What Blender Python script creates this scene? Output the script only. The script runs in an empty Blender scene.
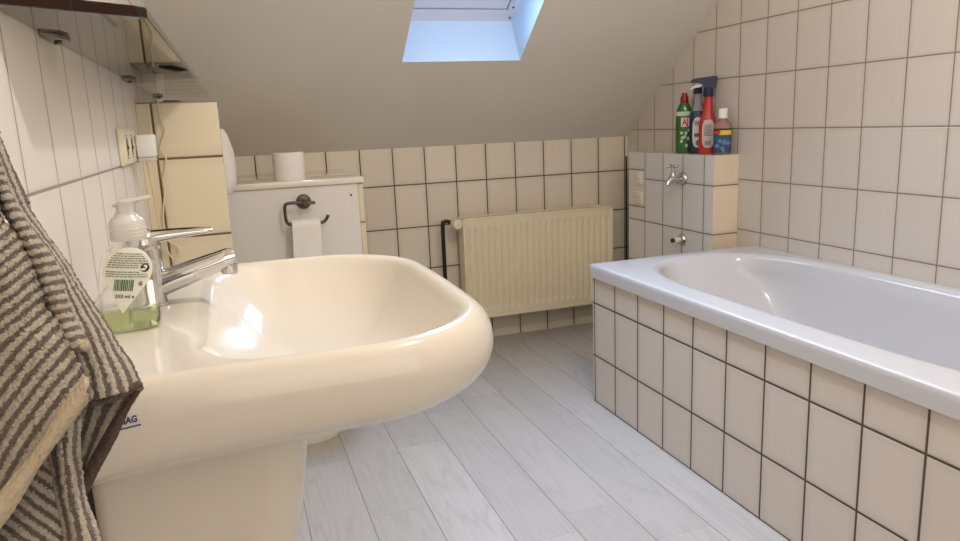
import bpy, bmesh, math, random
from mathutils import Vector, Matrix, noise
from mathutils.bvhtree import BVHTree
random.seed(4)
C = bpy.context.scene.collection
PI = math.pi

# ------------------------------------------------------------------ room dimensions (metres)
XL, XR, YB, YN = -2.125, 0.0, 0.0, -4.3      # left wall, right wall, knee wall, wall behind the camera
KZ = 0.952                                    # top of the knee wall
SL = 0.76                                     # rise of the roof slope per metre
HC = 2.36                                     # flat ceiling
def slope_z(y): return KZ - SL * y
YF = (KZ - HC) / SL                           # where the slope meets the flat ceiling

# ------------------------------------------------------------------ node helpers
def new_mat(name):
    m = bpy.data.materials.new(name); m.use_nodes = True
    nt = m.node_tree
    b = nt.nodes['Principled BSDF']
    return m, nt, b
def lk(nt, a, b): nt.links.new(a, b)
def mth(nt, op, a, b=None, c=None):
    n = nt.nodes.new('ShaderNodeMath'); n.operation = op
    for i, v in enumerate((a, b, c)):
        if v is None: continue
        if isinstance(v, (int, float)): n.inputs[i].default_value = v
        else: lk(nt, v, n.inputs[i])
    return n.outputs[0]
def mixc(nt, f, a, b):
    n = nt.nodes.new('ShaderNodeMix'); n.data_type = 'RGBA'
    if isinstance(f, (int, float)): n.inputs[0].default_value = f
    else: lk(nt, f, n.inputs[0])
    for s, v in ((6, a), (7, b)):
        if isinstance(v, tuple): n.inputs[s].default_value = (*v, 1)
        else: lk(nt, v, n.inputs[s])
    return n.outputs[2]
def noise_tex(nt, vec, scale, detail=3, rough=.5):
    n = nt.nodes.new('ShaderNodeTexNoise'); n.inputs['Scale'].default_value = scale
    n.inputs['Detail'].default_value = detail; n.inputs['Roughness'].default_value = rough
    if vec is not None: lk(nt, vec, n.inputs['Vector'])
    return n
def bump(nt, b, h, strength, dist):
    n = nt.nodes.new('ShaderNodeBump'); n.inputs['Strength'].default_value = strength
    n.inputs['Distance'].default_value = dist
    lk(nt, h, n.inputs['Height']); lk(nt, n.outputs[0], b.inputs['Normal']); return n
def plain(name, col, rough=.5, metal=0, spec=.5, coat=0, var=0, vscale=8, bmp=0, bscale=60):
    m, nt, b = new_mat(name)
    b.inputs['Base Color'].default_value = (*col, 1)
    b.inputs['Roughness'].default_value = rough; b.inputs['Metallic'].default_value = metal
    b.inputs['Specular IOR Level'].default_value = spec; b.inputs['Coat Weight'].default_value = coat
    b.inputs['Coat Roughness'].default_value = .08
    g = nt.nodes.new('ShaderNodeNewGeometry')
    n = noise_tex(nt, g.outputs['Position'], vscale)
    if var:
        c = mixc(nt, n.outputs[0], tuple(max(0, x * (1 - var)) for x in col), tuple(min(1, x * (1 + var)) for x in col))
        lk(nt, c, b.inputs['Base Color'])
    if bmp:
        n2 = noise_tex(nt, g.outputs['Position'], bscale, 4)
        bump(nt, b, n2.outputs[0], bmp, .004)
    return m
def axis_lines(nt, val, spec, w):
    """distance to the nearest joint and a cell number along one axis: spec is (offset, pitch) or a list of joint positions"""
    if isinstance(spec, tuple):
        o, pch = spec
        u = mth(nt, 'DIVIDE', mth(nt, 'SUBTRACT', val, o), pch)
        fl = mth(nt, 'FLOOR', u); fr = mth(nt, 'SUBTRACT', u, fl)
        d = mth(nt, 'MULTIPLY', mth(nt, 'MINIMUM', fr, mth(nt, 'SUBTRACT', 1.0, fr)), pch)
        return d, fl
    d = None; cell = None
    for L in spec:
        s = mth(nt, 'SUBTRACT', val, L); a = mth(nt, 'ABSOLUTE', s)
        g = mth(nt, 'GREATER_THAN', s, 0.0)
        d = a if d is None else mth(nt, 'MINIMUM', d, a)
        cell = g if cell is None else mth(nt, 'ADD', cell, g)
    return d, cell
def tile_mat(name, ax_u, su, ax_v, sv, col, grout, w=.0035, rough=.22, var=.05, seed=0.0, bw=.6):
    m, nt, b = new_mat(name)
    g = nt.nodes.new('ShaderNodeNewGeometry')
    sp = nt.nodes.new('ShaderNodeSeparateXYZ'); lk(nt, g.outputs['Position'], sp.inputs[0])
    du, cu = axis_lines(nt, sp.outputs['XYZ'.index(ax_u)], su, w)
    dv, cv = axis_lines(nt, sp.outputs['XYZ'.index(ax_v)], sv, w)
    d = mth(nt, 'MINIMUM', du, dv)
    mr = nt.nodes.new('ShaderNodeMapRange'); mr.interpolation_type = 'SMOOTHSTEP'
    lk(nt, d, mr.inputs[0]); mr.inputs[1].default_value = w * .35; mr.inputs[2].default_value = w * .75
    cb = nt.nodes.new('ShaderNodeCombineXYZ'); lk(nt, cu, cb.inputs[0]); lk(nt, cv, cb.inputs[1]); cb.inputs[2].default_value = seed
    wn = nt.nodes.new('ShaderNodeTexWhiteNoise'); lk(nt, cb.outputs[0], wn.inputs[0])
    n = noise_tex(nt, g.outputs['Position'], 5, 4)
    c1 = mixc(nt, wn.outputs[0], tuple(x * (1 - var) for x in col), tuple(min(1, x * (1 + var)) for x in col))
    c2 = mixc(nt, mth(nt, 'MULTIPLY', n.outputs[0], .25), c1, tuple(x * .9 for x in col))
    # a little grime near the joints
    mr2 = nt.nodes.new('ShaderNodeMapRange'); lk(nt, d, mr2.inputs[0]); mr2.inputs[1].default_value = w; mr2.inputs[2].default_value = w * 5
    c3 = mixc(nt, mth(nt, 'ADD', mth(nt, 'MULTIPLY', mr2.outputs[0], .1), .9), grout, c2)
    cc = mixc(nt, mr.outputs[0], grout, c3)
    lk(nt, cc, b.inputs['Base Color'])
    lk(nt, mth(nt, 'SUBTRACT', .85, mth(nt, 'MULTIPLY', mr.outputs[0], .85 - rough)), b.inputs['Roughness'])
    n2 = noise_tex(nt, g.outputs['Position'], 9, 2)
    mr3 = nt.nodes.new('ShaderNodeMapRange'); mr3.interpolation_type = 'SMOOTHSTEP'
    lk(nt, d, mr3.inputs[0]); mr3.inputs[1].default_value = w * .3; mr3.inputs[2].default_value = w * 1.3
    h = mth(nt, 'ADD', mr3.outputs[0], mth(nt, 'ADD', mth(nt, 'MULTIPLY', n2.outputs[0], .5), mth(nt, 'MULTIPLY', wn.outputs[0], .2)))
    bump(nt, b, h, bw, .0015)
    return m

# ------------------------------------------------------------------ object helpers
def root_loc(o):
    v = Vector((0, 0, 0))
    while o is not None: v += o.location; o = o.parent
    return v
def obj(name, bm, mat, parent=None, smooth=True, auto=35, mods=None):
    """links a bmesh (built in world coordinates) as ONE object"""
    bmesh.ops.recalc_face_normals(bm, faces=bm.faces)
    if parent is not None:
        bmesh.ops.translate(bm, verts=bm.verts, vec=-root_loc(parent))
    me = bpy.data.meshes.new(name); bm.to_mesh(me); bm.free()
    return link(name, me, mat, parent, smooth, auto)
def link(name, me, mat, parent=None, smooth=True, auto=35):
    o = bpy.data.objects.new(name, me); C.objects.link(o)
    for mm in (mat if isinstance(mat, (list, tuple)) else [mat]): me.materials.append(mm)
    if smooth:
        me.polygons.foreach_set('use_smooth', [True] * len(me.polygons))
        if auto: me.set_sharp_from_angle(angle=math.radians(auto))
    if parent is not None: o.parent = parent
    return o
def thing(name, label, cat, loc=(0, 0, 0), group=None):
    o = bpy.data.objects.new(name, None); C.objects.link(o); o.location = loc
    o.empty_display_size = .05
    return tag(o, label, cat, group)
def tag(o, label, cat, group=None):
    o['label'] = label; o['category'] = cat
    if group: o['group'] = group
    return o
def struct(name, bm, mat, parent=None, smooth=False):
    o = obj(name, bm, mat, parent, smooth)
    o['kind'] = 'structure'
    return o
def BM(): return bmesh.new()
def box(bm, x0, x1, y0, y1, z0, z1, bev=0, seg=2):
    t = bmesh.new()
    bmesh.ops.create_cube(t, size=1)
    bmesh.ops.scale(t, vec=(abs(x1 - x0), abs(y1 - y0), abs(z1 - z0)), verts=t.verts)
    bmesh.ops.translate(t, vec=((x0 + x1) / 2, (y0 + y1) / 2, (z0 + z1) / 2), verts=t.verts)
    if bev: bmesh.ops.bevel(t, geom=t.edges[:], offset=bev, segments=seg, profile=.5, affect='EDGES')
    add(bm, t); return bm
def add(bm, t, M=None):
    if M is not None: bmesh.ops.transform(t, matrix=M, verts=t.verts)
    me = bpy.data.meshes.new('tmp'); t.to_mesh(me); t.free(); bm.from_mesh(me); bpy.data.meshes.remove(me)
def loft(bm, rings, cap0=True, cap1=True, closed=True):
    R = [[bm.verts.new(p) for p in r] for r in rings]
    n = len(R[0])
    for a, b in zip(R, R[1:]):
        for i in range(n if closed else n - 1):
            j = (i + 1) % n
            bm.faces.new((a[i], a[j], b[j], b[i]))
    if cap0: bm.faces.new(R[0][::-1])
    if cap1: bm.faces.new(R[-1])
    return R
def lathe(bm, prof, c=(0, 0, 0), axis=(0, 0, 1), seg=32, caps=True):
    ax = Vector(axis).normalized(); q = Vector((0, 0, 1)).rotation_difference(ax)
    c = Vector(c)
    loft(bm, [[c + q @ Vector((r * math.cos(2 * PI * i / seg), r * math.sin(2 * PI * i / seg), h)) for i in range(seg)] for r, h in prof], caps, caps)
    return bm
def tube(bm, pts, rad, seg=12, caps=True):
    P = [Vector(p) for p in pts]
    rr = rad if isinstance(rad, (list, tuple)) else [rad] * len(P)
    up = None; rings = []
    for i, p in enumerate(P):
        t = ((P[min(i + 1, len(P) - 1)] - P[i]).normalized() + (P[i] - P[max(i - 1, 0)]).normalized()).normalized()
        if up is None:
            up = Vector((0, 0, 1)) if abs(t.z) < .9 else Vector((1, 0, 0))
        s = t.cross(up).normalized(); up = s.cross(t).normalized()
        rings.append([p + rr[i] * (math.cos(2 * PI * k / seg) * s + math.sin(2 * PI * k / seg) * up) for k in range(seg)])
    loft(bm, rings, caps, caps); return bm
def smooth_path(pts, n=8):
    P = [Vector(p) for p in pts]; out = []
    for i in range(len(P) - 1):
        p0, p1, p2, p3 = P[max(i - 1, 0)], P[i], P[i + 1], P[min(i + 2, len(P) - 1)]
        for k in range(n):
            t = k / n
            out.append(.5 * ((2 * p1) + (p2 - p0) * t + (2 * p0 - 5 * p1 + 4 * p2 - p3) * t * t + (3 * p1 - p0 - 3 * p2 + p3) * t ** 3))
    out.append(P[-1]); return out
def sell(cx, cy, z, rx, ry, n=2.5, seg=40, rot=0):
    """super-ellipse ring"""
    out = []
    for i in range(seg):
        a = 2 * PI * i / seg; c, s = math.cos(a), math.sin(a)
        x = rx * math.copysign(abs(c) ** (2 / n), c); y = ry * math.copysign(abs(s) ** (2 / n), s)
        out.append(Vector((cx + x * math.cos(rot) - y * math.sin(rot), cy + x * math.sin(rot) + y * math.cos(rot), z)))
    return out
def quad(bm, a, b, c, d):
    bm.faces.new([bm.verts.new(p) for p in (a, b, c, d)])
def text_bm(s, size, bold=0, ax='CENTER', ay='CENTER', sx=1.0):
    cu = bpy.data.curves.new('t', 'FONT'); cu.body = s; cu.size = size; cu.align_x = ax; cu.align_y = ay
    cu.offset = bold; cu.resolution_u = 3
    o = bpy.data.objects.new('t', cu); C.objects.link(o)
    bpy.context.view_layer.update()
    me = bpy.data.meshes.new_from_object(o.evaluated_get(bpy.context.evaluated_depsgraph_get()))
    bm = BM(); bm.from_mesh(me)
    bpy.data.objects.remove(o); bpy.data.curves.remove(cu); bpy.data.meshes.remove(me)
    for v in bm.verts: v.co.x *= sx
    return bm
def rect_bm(bm, x0, x1, y0, y1, nx=4, ny=2):
    g = [[bm.verts.new((x0 + (x1 - x0) * i / nx, y0 + (y1 - y0) * j / ny, 0)) for i in range(nx + 1)] for j in range(ny + 1)]
    for j in range(ny):
        for i in range(nx): bm.faces.new((g[j][i], g[j][i + 1], g[j + 1][i + 1], g[j + 1][i]))
    return bm
def wrap(bm, fn):
    for v in bm.verts: v.co = fn(v.co.x, v.co.y)
    return bm
def S(r, g, b):
    f = lambda c: (c / 255) / 12.92 if c / 255 <= .04045 else ((c / 255 + .055) / 1.055) ** 2.4
    return (f(r), f(g), f(b))

# ------------------------------------------------------------------ materials
GROUT = S(98, 84, 68)
T_back = tile_mat('tiles_back', 'X', (-.018, .15), 'Z', (.783, .2), S(228, 217, 198), S(84, 70, 54), .0048, var=.035)
T_right = tile_mat('tiles_right', 'Y', (-.846, .15), 'Z', (.9836, .2), S(212, 202, 191), S(136, 118, 102), .0036, var=.03, seed=2)
T_left = tile_mat('tiles_left', 'Y', (-2.412, .149), 'Z', (.994, .2), S(232, 224, 216), S(150, 138, 128), .0034, rough=.3, var=.02, seed=3, bw=.35)
T_panel = tile_mat('tiles_bath', 'Y', (-.970, .15), 'Z', [.1837, .3837, .0015], S(216, 205, 193), S(84, 68, 54), .0052, rough=.3, var=.025, seed=4)
T_ledge1 = tile_mat('tiles_ledge_a', 'Y', [-.2, -.358], 'Z', [.568, .632, .804, .37], S(226, 222, 216), S(104, 94, 86), .0036, seed=5)
T_ledge2 = tile_mat('tiles_ledge_b', 'Y', (-.358, .147), 'Z', [.568, .764, .37], S(224, 220, 216), S(104, 94, 86), .0036, seed=6)
T_ledge3 = tile_mat('tiles_ledge_c', 'X', [-.2], 'Z', [.568, .764, .37], S(232, 216, 190), S(100, 84, 66), .0036, seed=7)
T_ledge4 = tile_mat('tiles_ledge_d', 'Y', (-.358, .147), 'X', [-.2], S(226, 218, 206), S(110, 98, 86), .0036, seed=8)
T_col = tile_mat('tiles_boxing', 'X', [-2.090], 'Z', [.797, .994, .597, .397, .197], S(226, 213, 184), S(108, 90, 64), .0052, seed=9, var=.03)
T_coltop = tile_mat('tiles_boxing_top', 'X', [-2.090], 'Y', (-1.31, .15), S(226, 214, 190), S(120, 102, 74), .004, seed=10)
T_edge = tile_mat('tile_edge', 'Z', (.70, .2), 'X', [-9.0], S(226, 210, 178), S(84, 70, 54), .004, seed=11)
M_ceramic = plain('white_ceramic', S(219, 212, 199), .12, spec=.4, coat=.1)
M_toilet = plain('toilet_ceramic', S(232, 222, 204), .12, coat=.3)
M_bath = plain('white_bath_enamel', S(206, 204, 205), .16, spec=.5, coat=.1)
M_chrome = plain('chrome', (.64, .62, .60), .07, metal=1)
M_chromed = plain('worn_chrome', (.62, .6, .56), .2, metal=1)
M_clip = plain('clip_metal', S(122, 114, 106), .25, metal=.9)
M_dark = plain('dark_metal', S(92, 84, 76), .35, metal=.8)
M_white = plain('white_plastic', S(236, 234, 230), .35)
M_cist = plain('cistern_plastic', S(226, 218, 208), .35)
M_board = plain('white_panel', S(230, 224, 216), .35, var=.02)
M_shelfb = plain('white_laminate', S(232, 222, 204), .1, spec=.6, coat=.4)
M_rad = plain('radiator_enamel', S(234, 220, 190), .35)
M_radd = plain('radiator_inside', S(120, 104, 80), .6)
M_black = plain('black_paint', S(18, 16, 18), .4)
M_cream = plain('cream_plastic', S(232, 222, 196), .35)
M_slot = plain('dark_slot', S(30, 26, 22), .6)
M_paper = plain('tissue_paper', S(240, 234, 226), .95, spec=.1, bmp=.25, bscale=220)
M_card = plain('cardboard', S(170, 150, 120), .9)
M_cord = plain('cord_plastic', S(222, 204, 160), .5)
M_paint = plain('ceiling_paint', S(222, 215, 204), .95, spec=.1, var=.05, vscale=2.5, bmp=.25, bscale=130)
M_behind = plain('far_wall_paint', S(176, 160, 142), .8, spec=.2)
M_flat = plain('upper_ceiling_paint', S(214, 206, 194), .95, spec=.1)
M_reveal = plain('reveal_daylight_tint', S(208, 228, 247), .7, spec=.2)  # pale lining with the blue of the daylight put into its colour
M_frame = plain('window_lacquer', S(226, 226, 236), .3)
M_gasket = plain('gasket', S(70, 72, 86), .6)
M_ink = plain('dark_ink', S(60, 62, 58), .8)
M_blueink = plain('blue_logo', S(36, 62, 120), .5)

def clear_mat(name, tint, gloss_tint=(1, 1, 1), rough=.03, ior=1.45, white=0.0, wcol=(.9, .9, .9), mx=1.0):
    """thin clear plastic or glass: see-through with a mirror-like surface and optional milky body"""
    m = bpy.data.materials.new(name); m.use_nodes = True; nt = m.node_tree; nt.nodes.clear()
    out = nt.nodes.new('ShaderNodeOutputMaterial')
    tr = nt.nodes.new('ShaderNodeBsdfTransparent'); tr.inputs[0].default_value = (*tint, 1)
    gl = nt.nodes.new('ShaderNodeBsdfGlossy'); gl.inputs[0].default_value = (*gloss_tint, 1); gl.inputs['Roughness'].default_value = rough
    df = nt.nodes.new('ShaderNodeBsdfDiffuse'); df.inputs[0].default_value = (*wcol, 1)
    fr = nt.nodes.new('ShaderNodeFresnel'); fr.inputs[0].default_value = ior
    a = nt.nodes.new('ShaderNodeMixShader'); a.inputs[0].default_value = white
    lk(nt, tr.outputs[0], a.inputs[1]); lk(nt, df.outputs[0], a.inputs[2])
    b = nt.nodes.new('ShaderNodeMixShader')
    lk(nt, mth(nt, 'MULTIPLY', fr.outputs[0], mx), b.inputs[0]); lk(nt, a.outputs[0], b.inputs[1]); lk(nt, gl.outputs[0], b.inputs[2])
    lk(nt, b.outputs[0], out.inputs[0])
    return m
G_shelf = clear_mat('shelf_glass', (.93, .95, .93), ior=1.5)
G_pane = clear_mat('window_glass', (.96, .98, .99), ior=1.4)
G_bottle = clear_mat('clear_bottle', (.985, .99, .985), ior=1.3, mx=.6, white=.07, wcol=(.85, .85, .84))
G_liquid = clear_mat('green_soap', S(234, 240, 205), ior=1.25, white=.14, wcol=S(190, 202, 140))
G_pump = clear_mat('milky_plastic', (.95, .95, .94), ior=1.4, white=.6, wcol=S(246, 242, 234), rough=.2)
G_blueclear = clear_mat('clear_neck', (.9, .93, .95), ior=1.4, white=.25, wcol=S(190, 196, 204))
G_pink = clear_mat('pink_clear', S(240, 190, 190), ior=1.4, white=.35, wcol=S(214, 170, 168))

# floor: grey oak vinyl planks along the room
m, nt, b = new_mat('grey_oak_planks'); M_floor = m
g = nt.nodes.new('ShaderNodeNewGeometry'); sp = nt.nodes.new('ShaderNodeSeparateXYZ'); lk(nt, g.outputs['Position'], sp.inputs[0])
u = mth(nt, 'DIVIDE', mth(nt, 'ADD', sp.outputs[0], 1.66), .1635)
pi_ = mth(nt, 'FLOOR', u); fu = mth(nt, 'SUBTRACT', u, pi_)
wn = nt.nodes.new('ShaderNodeTexWhiteNoise'); wn.noise_dimensions = '1D'; lk(nt, pi_, wn.inputs['W'])
v = mth(nt, 'DIVIDE', mth(nt, 'ADD', sp.outputs[1], mth(nt, 'MULTIPLY', wn.outputs[0], .92)), .92)
vi = mth(nt, 'FLOOR', v); fv = mth(nt, 'SUBTRACT', v, vi)
du = mth(nt, 'MULTIPLY', mth(nt, 'MINIMUM', fu, mth(nt, 'SUBTRACT', 1.0, fu)), .1635)
dv = mth(nt, 'MULTIPLY', mth(nt, 'MINIMUM', fv, mth(nt, 'SUBTRACT', 1.0, fv)), .92)
d = mth(nt, 'MINIMUM', du, mth(nt, 'MULTIPLY', dv, 3.2))
cb = nt.nodes.new('ShaderNodeCombineXYZ'); lk(nt, pi_, cb.inputs[0]); lk(nt, vi, cb.inputs[1])
w2 = nt.nodes.new('ShaderNodeTexWhiteNoise'); lk(nt, cb.outputs[0], w2.inputs[0])
gv = nt.nodes.new('ShaderNodeCombineXYZ')
lk(nt, mth(nt, 'MULTIPLY', sp.outputs[0], 20), gv.inputs[0])
lk(nt, mth(nt, 'ADD', mth(nt, 'MULTIPLY', sp.outputs[1], 2.2), mth(nt, 'MULTIPLY', w2.outputs[0], 37)), gv.inputs[1])
lk(nt, mth(nt, 'MULTIPLY', w2.outputs[0], 11), gv.inputs[2])
big = noise_tex(nt, gv.outputs[0], .35, 3)
# cathedral grain: rings of a stretched noise field
gv2 = nt.nodes.new('ShaderNodeCombineXYZ')
lk(nt, mth(nt, 'MULTIPLY', sp.outputs[0], 230), gv2.inputs[0]); lk(nt, mth(nt, 'MULTIPLY', sp.outputs[1], 9), gv2.inputs[1]); lk(nt, mth(nt, 'MULTIPLY', w2.outputs[0], 50), gv2.inputs[2])
fine = noise_tex(nt, gv2.outputs[0], 1, 4, .6)
ring = mth(nt, 'FRACT', mth(nt, 'MULTIPLY', mth(nt, 'ADD', big.outputs[0], mth(nt, 'MULTIPLY', fine.outputs[0], .012)), 13))
ring = mth(nt, 'ABSOLUTE', mth(nt, 'SUBTRACT', ring, .5))
patch = noise_tex(nt, gv.outputs[0], .25, 2)
base = mixc(nt, w2.outputs[0], S(180, 172, 164), S(203, 195, 187))
c1 = mixc(nt, mth(nt, 'MULTIPLY', fine.outputs[0], .75), base, S(150, 146, 142))
rm = nt.nodes.new('ShaderNodeMapRange'); lk(nt, ring, rm.inputs[0]); rm.inputs[1].default_value = .0; rm.inputs[2].default_value = .22; rm.inputs[3].default_value = .42; rm.inputs[4].default_value = 0
c2 = mixc(nt, mth(nt, 'MULTIPLY', rm.outputs[0], mth(nt, 'MULTIPLY', patch.outputs[0], 1.3)), c1, S(132, 128, 124))
c3 = mixc(nt, mth(nt, 'MULTIPLY', patch.outputs[0], .45), c2, S(216, 212, 208))
sm = nt.nodes.new('ShaderNodeMapRange'); sm.interpolation_type = 'SMOOTHSTEP'; lk(nt, d, sm.inputs[0]); sm.inputs[1].default_value = .0004; sm.inputs[2].default_value = .0022
c4 = mixc(nt, mth(nt, 'ADD', mth(nt, 'MULTIPLY', sm.outputs[0], .7), .3), S(96, 92, 88), c3)
lk(nt, c4, b.inputs['Base Color']); b.inputs['Roughness'].default_value = .5; b.inputs['Specular IOR Level'].default_value = .4
bump(nt, b, mth(nt, 'ADD', sm.outputs[0], mth(nt, 'MULTIPLY', fine.outputs[0], .5)), .35, .001)

# towel: terry cloth stripes from a per-vertex stripe coordinate
m, nt, b = new_mat('striped_terry'); M_terry = m
at = nt.nodes.new('ShaderNodeAttribute'); at.attribute_name = 'stripe'
g = nt.nodes.new('ShaderNodeNewGeometry')
n1 = noise_tex(nt, g.outputs['Position'], 480, 3, .75); n2 = noise_tex(nt, g.outputs['Position'], 60, 2)
s = mth(nt, 'ADD', at.outputs['Fac'], mth(nt, 'MULTIPLY', mth(nt, 'SUBTRACT', n1.outputs[0], .5), .6))
s = mth(nt, 'ADD', s, mth(nt, 'MULTIPLY', mth(nt, 'SUBTRACT', n2.outputs[0], .5), .08))
w = mth(nt, 'SINE', mth(nt, 'MULTIPLY', s, 2 * PI))
mr = nt.nodes.new('ShaderNodeMapRange'); mr.interpolation_type = 'SMOOTHSTEP'; lk(nt, w, mr.inputs[0]); mr.inputs[1].default_value = -.25; mr.inputs[2].default_value = .6
cd = mixc(nt, n1.outputs[0], S(90, 76, 66), S(146, 130, 116)); cl = mixc(nt, n1.outputs[0], S(184, 168, 146), S(244, 232, 212))
lk(nt, mixc(nt, mr.outputs[0], cd, cl), b.inputs['Base Color']); b.inputs['Roughness'].default_value = 1; b.inputs['Specular IOR Level'].default_value = .05
b.inputs['Sheen Weight'].default_value = .3
bump(nt, b, mth(nt, 'ADD', n1.outputs[0], mth(nt, 'MULTIPLY', mr.outputs[0], .15)), 1.0, .005)
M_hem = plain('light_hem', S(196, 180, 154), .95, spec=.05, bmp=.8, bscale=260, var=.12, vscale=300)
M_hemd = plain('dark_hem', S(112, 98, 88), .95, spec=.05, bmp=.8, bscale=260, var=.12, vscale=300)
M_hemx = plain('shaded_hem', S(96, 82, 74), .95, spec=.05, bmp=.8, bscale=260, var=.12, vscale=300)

# ------------------------------------------------------------------ the room
W = .06
def prism_x(bm, pts, x0, x1):
    loft(bm, [[(x0, y, z) for y, z in pts], [(x1, y, z) for y, z in pts]])
bm = BM(); box(bm, XL - W, XR + W, YN - W, YB + W, -W, 0); struct('floor', bm, M_floor)
side = [(YN, 0), (YB, 0), (YB, KZ), (YF, HC), (YN, HC)]
bm = BM(); prism_x(bm, side, XR, XR + W); struct('wall_right', bm, T_right)
bm = BM(); prism_x(bm, side, XL - W, XL); struct('wall_left', bm, T_left)
bm = BM(); box(bm, XL - W, XR + W, YB, YB + W, 0, KZ); struct('wall_back', bm, T_back)
bm = BM(); box(bm, XL - W, XR + W, YN - W, YN, 0, HC); struct('wall_front', bm, M_behind)
# flat ceiling, then the slope with the hole for the roof window
bm = BM(); box(bm, XL - W, XR + W, YN - W, YF, HC, HC + W); struct('ceiling', bm, M_flat)
X0, X1, YO0, YO1 = -1.252, -.762, -.447, -1.36
bm = BM()
xs = [XL - W, X0, X1, XR + W]; ys = [YB + .03, YO0, YO1, YF]
for i in range(3):
    for j in range(3):
        if i == 1 and j == 1: continue
        quad(bm, *[(xs[a], ys[c], slope_z(ys[c])) for a, c in ((i, j), (i + 1, j), (i + 1, j + 1), (i, j + 1))])
bmesh.ops.remove_doubles(bm, verts=bm.verts, dist=1e-5)
struct('ceiling_slope', bm, M_paint)
# painted lining of the window opening
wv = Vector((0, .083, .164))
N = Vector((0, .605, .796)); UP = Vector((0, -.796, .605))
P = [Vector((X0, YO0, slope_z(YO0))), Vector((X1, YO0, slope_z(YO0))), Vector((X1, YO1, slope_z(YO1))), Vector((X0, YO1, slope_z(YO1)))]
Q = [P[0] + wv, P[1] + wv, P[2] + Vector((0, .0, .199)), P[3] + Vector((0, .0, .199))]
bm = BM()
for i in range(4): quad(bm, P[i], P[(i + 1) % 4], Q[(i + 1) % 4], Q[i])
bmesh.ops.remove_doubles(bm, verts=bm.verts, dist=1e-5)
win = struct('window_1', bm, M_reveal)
def rail_ring(name, org, xa, xb, s0, s1, wd, h0, h1, mat, bottom=None):
    """four rails in the plane of the roof: xa..xb across, s0..s1 up the slope"""
    bm = BM(); bt = bottom or wd
    for (a, b_, c, d_) in ((xa, xb, s0, s0 + bt), (xa, xb, s1 - wd, s1), (xa, xa + wd, s0 + bt, s1 - wd), (xb - wd, xb, s0 + bt, s1 - wd)):
        v = [org + Vector((x, 0, 0)) + UP * s + N * h for h in (h0, h1) for s in (c, d_) for x in (a, b_)]
        t = bmesh.new(); vv = [t.verts.new(p) for p in v]
        for f in ((0, 1, 3, 2), (4, 6, 7, 5), (0, 4, 5, 1), (2, 3, 7, 6), (0, 2, 6, 4), (1, 5, 7, 3)): t.faces.new([vv[k] for k in f])
        add(bm, t)
    return struct(name, bm, mat, win)
org = Vector((0, Q[0].y, Q[0].z)); SW = (Q[2] - Q[1]).length
rail_ring('window_frame', org, X0, X1, 0, SW, .03, .0, .09, M_frame, bottom=.055)
rail_ring('window_gasket', org, X0 + .03, X1 - .03, .055, SW - .03, .008, .012, .03, M_gasket)
rail_ring('window_sash', org, X0 + .036, X1 - .036, .063, SW - .036, .045, .004, .06, M_frame, bottom=.05)
bm = BM(); quad(bm, *[org + Vector((x, 0, 0)) + UP * s + N * .045 for x, s in ((X0 + .06, .1), (X1 - .06, .1), (X1 - .06, SW - .06), (X0 + .06, SW - .06))])
struct('window_pane', bm, G_pane, win)
bm = BM()
for s in (.02, .075, .13): lathe(bm, [(.0045, 0), (.0045, .004)], org + Vector((X1 - .012, 0, 0)) + UP * s - N * .003, N, 10)
o = struct('window_screw', bm, M_gasket, win); o['kind'] = 'structure'
# dark joint in the far right corner
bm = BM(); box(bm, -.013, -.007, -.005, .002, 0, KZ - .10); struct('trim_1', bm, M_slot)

# ------------------------------------------------------------------ bath with tiled front
bt = thing('bathtub', 'white built-in bathtub with a tiled front along the right wall', 'bathtub', (-.36, -1.7, 0))
BX0, BX1, BY0, BY1, BZ = -.714, -.003, -2.66, -.966, .530
bm = BM()
NR = 96
def bath_outer(z, o=0, r=.02):
    xa, xb, ya, yb = BX0 - o, BX1, BY0 - o, BY1 + o
    out = []
    for k in range(NR):
        a = 2 * PI * k / NR
        c, s = math.cos(a), math.sin(a)
        m_ = max(abs(c), abs(s)); q = Vector((c / m_, s / m_, 0))
        x = (xa + xb) / 2 + q.x * (xb - xa) / 2; y = (ya + yb) / 2 + q.y * (yb - ya) / 2
        out.append(Vector((x, y, z)))
    return out
def bath_inner(z, o=0, sh=0.0, nq=2.5):
    """opening: rounded foot end (far), straighter sides; o shrinks it, sh pulls the far slope in"""
    cx, rx = -.337, .288 - o
    ya, yb = -2.56 + o, -1.025 - o - sh
    out = []
    for k in range(NR):
        a = 2 * PI * k / NR
        c, s = math.cos(a), math.sin(a)
        n = nq if s > 0 else 4
        ex = math.copysign(abs(c) ** (2 / n), c); ey = math.copysign(abs(s) ** (2 / n), s)
        ym = -1.50
        y = ym + ey * ((yb - ym) if s > 0 else (ym - ya))
        out.append(Vector((cx + rx * ex, y, z)))
    return out
rings = [bath_outer(BZ - .049, -.012), bath_outer(BZ - .049, .006), bath_outer(BZ - .016, .008), bath_outer(BZ - .006, .008), bath_outer(BZ - .0018, .0062), bath_outer(BZ, .002), bath_outer(BZ + .0003, -.006)]
rings += [bath_inner(BZ + .0005, -.032), bath_inner(BZ + .0005, -.020), bath_inner(BZ - .001, -.006), bath_inner(BZ - .006, 0.002), bath_inner(BZ - .016, .008, .01)]
for k in range(1, 9):
    t = k / 8
    rings.append(bath_inner(BZ - .016 - .36 * t, .008 + .075 * t ** 1.5, .01 + .26 * t, 2.5 + 3.5 * min(1, t * 2.5)))
rings.append(bath_inner(BZ - .405, .13, .32, 6)); rings.append(bath_inner(BZ - .412, .24, .46, 5))
loft(bm, rings, cap0=False)
obj('tub', bm, M_bath, bt, auto=70)
bm = BM(); box(bm, -.711, -.66, -2.66, -.955, 0, BZ - .05, .002, 1)
obj('tiled_front', bm, T_panel, bt)
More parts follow.
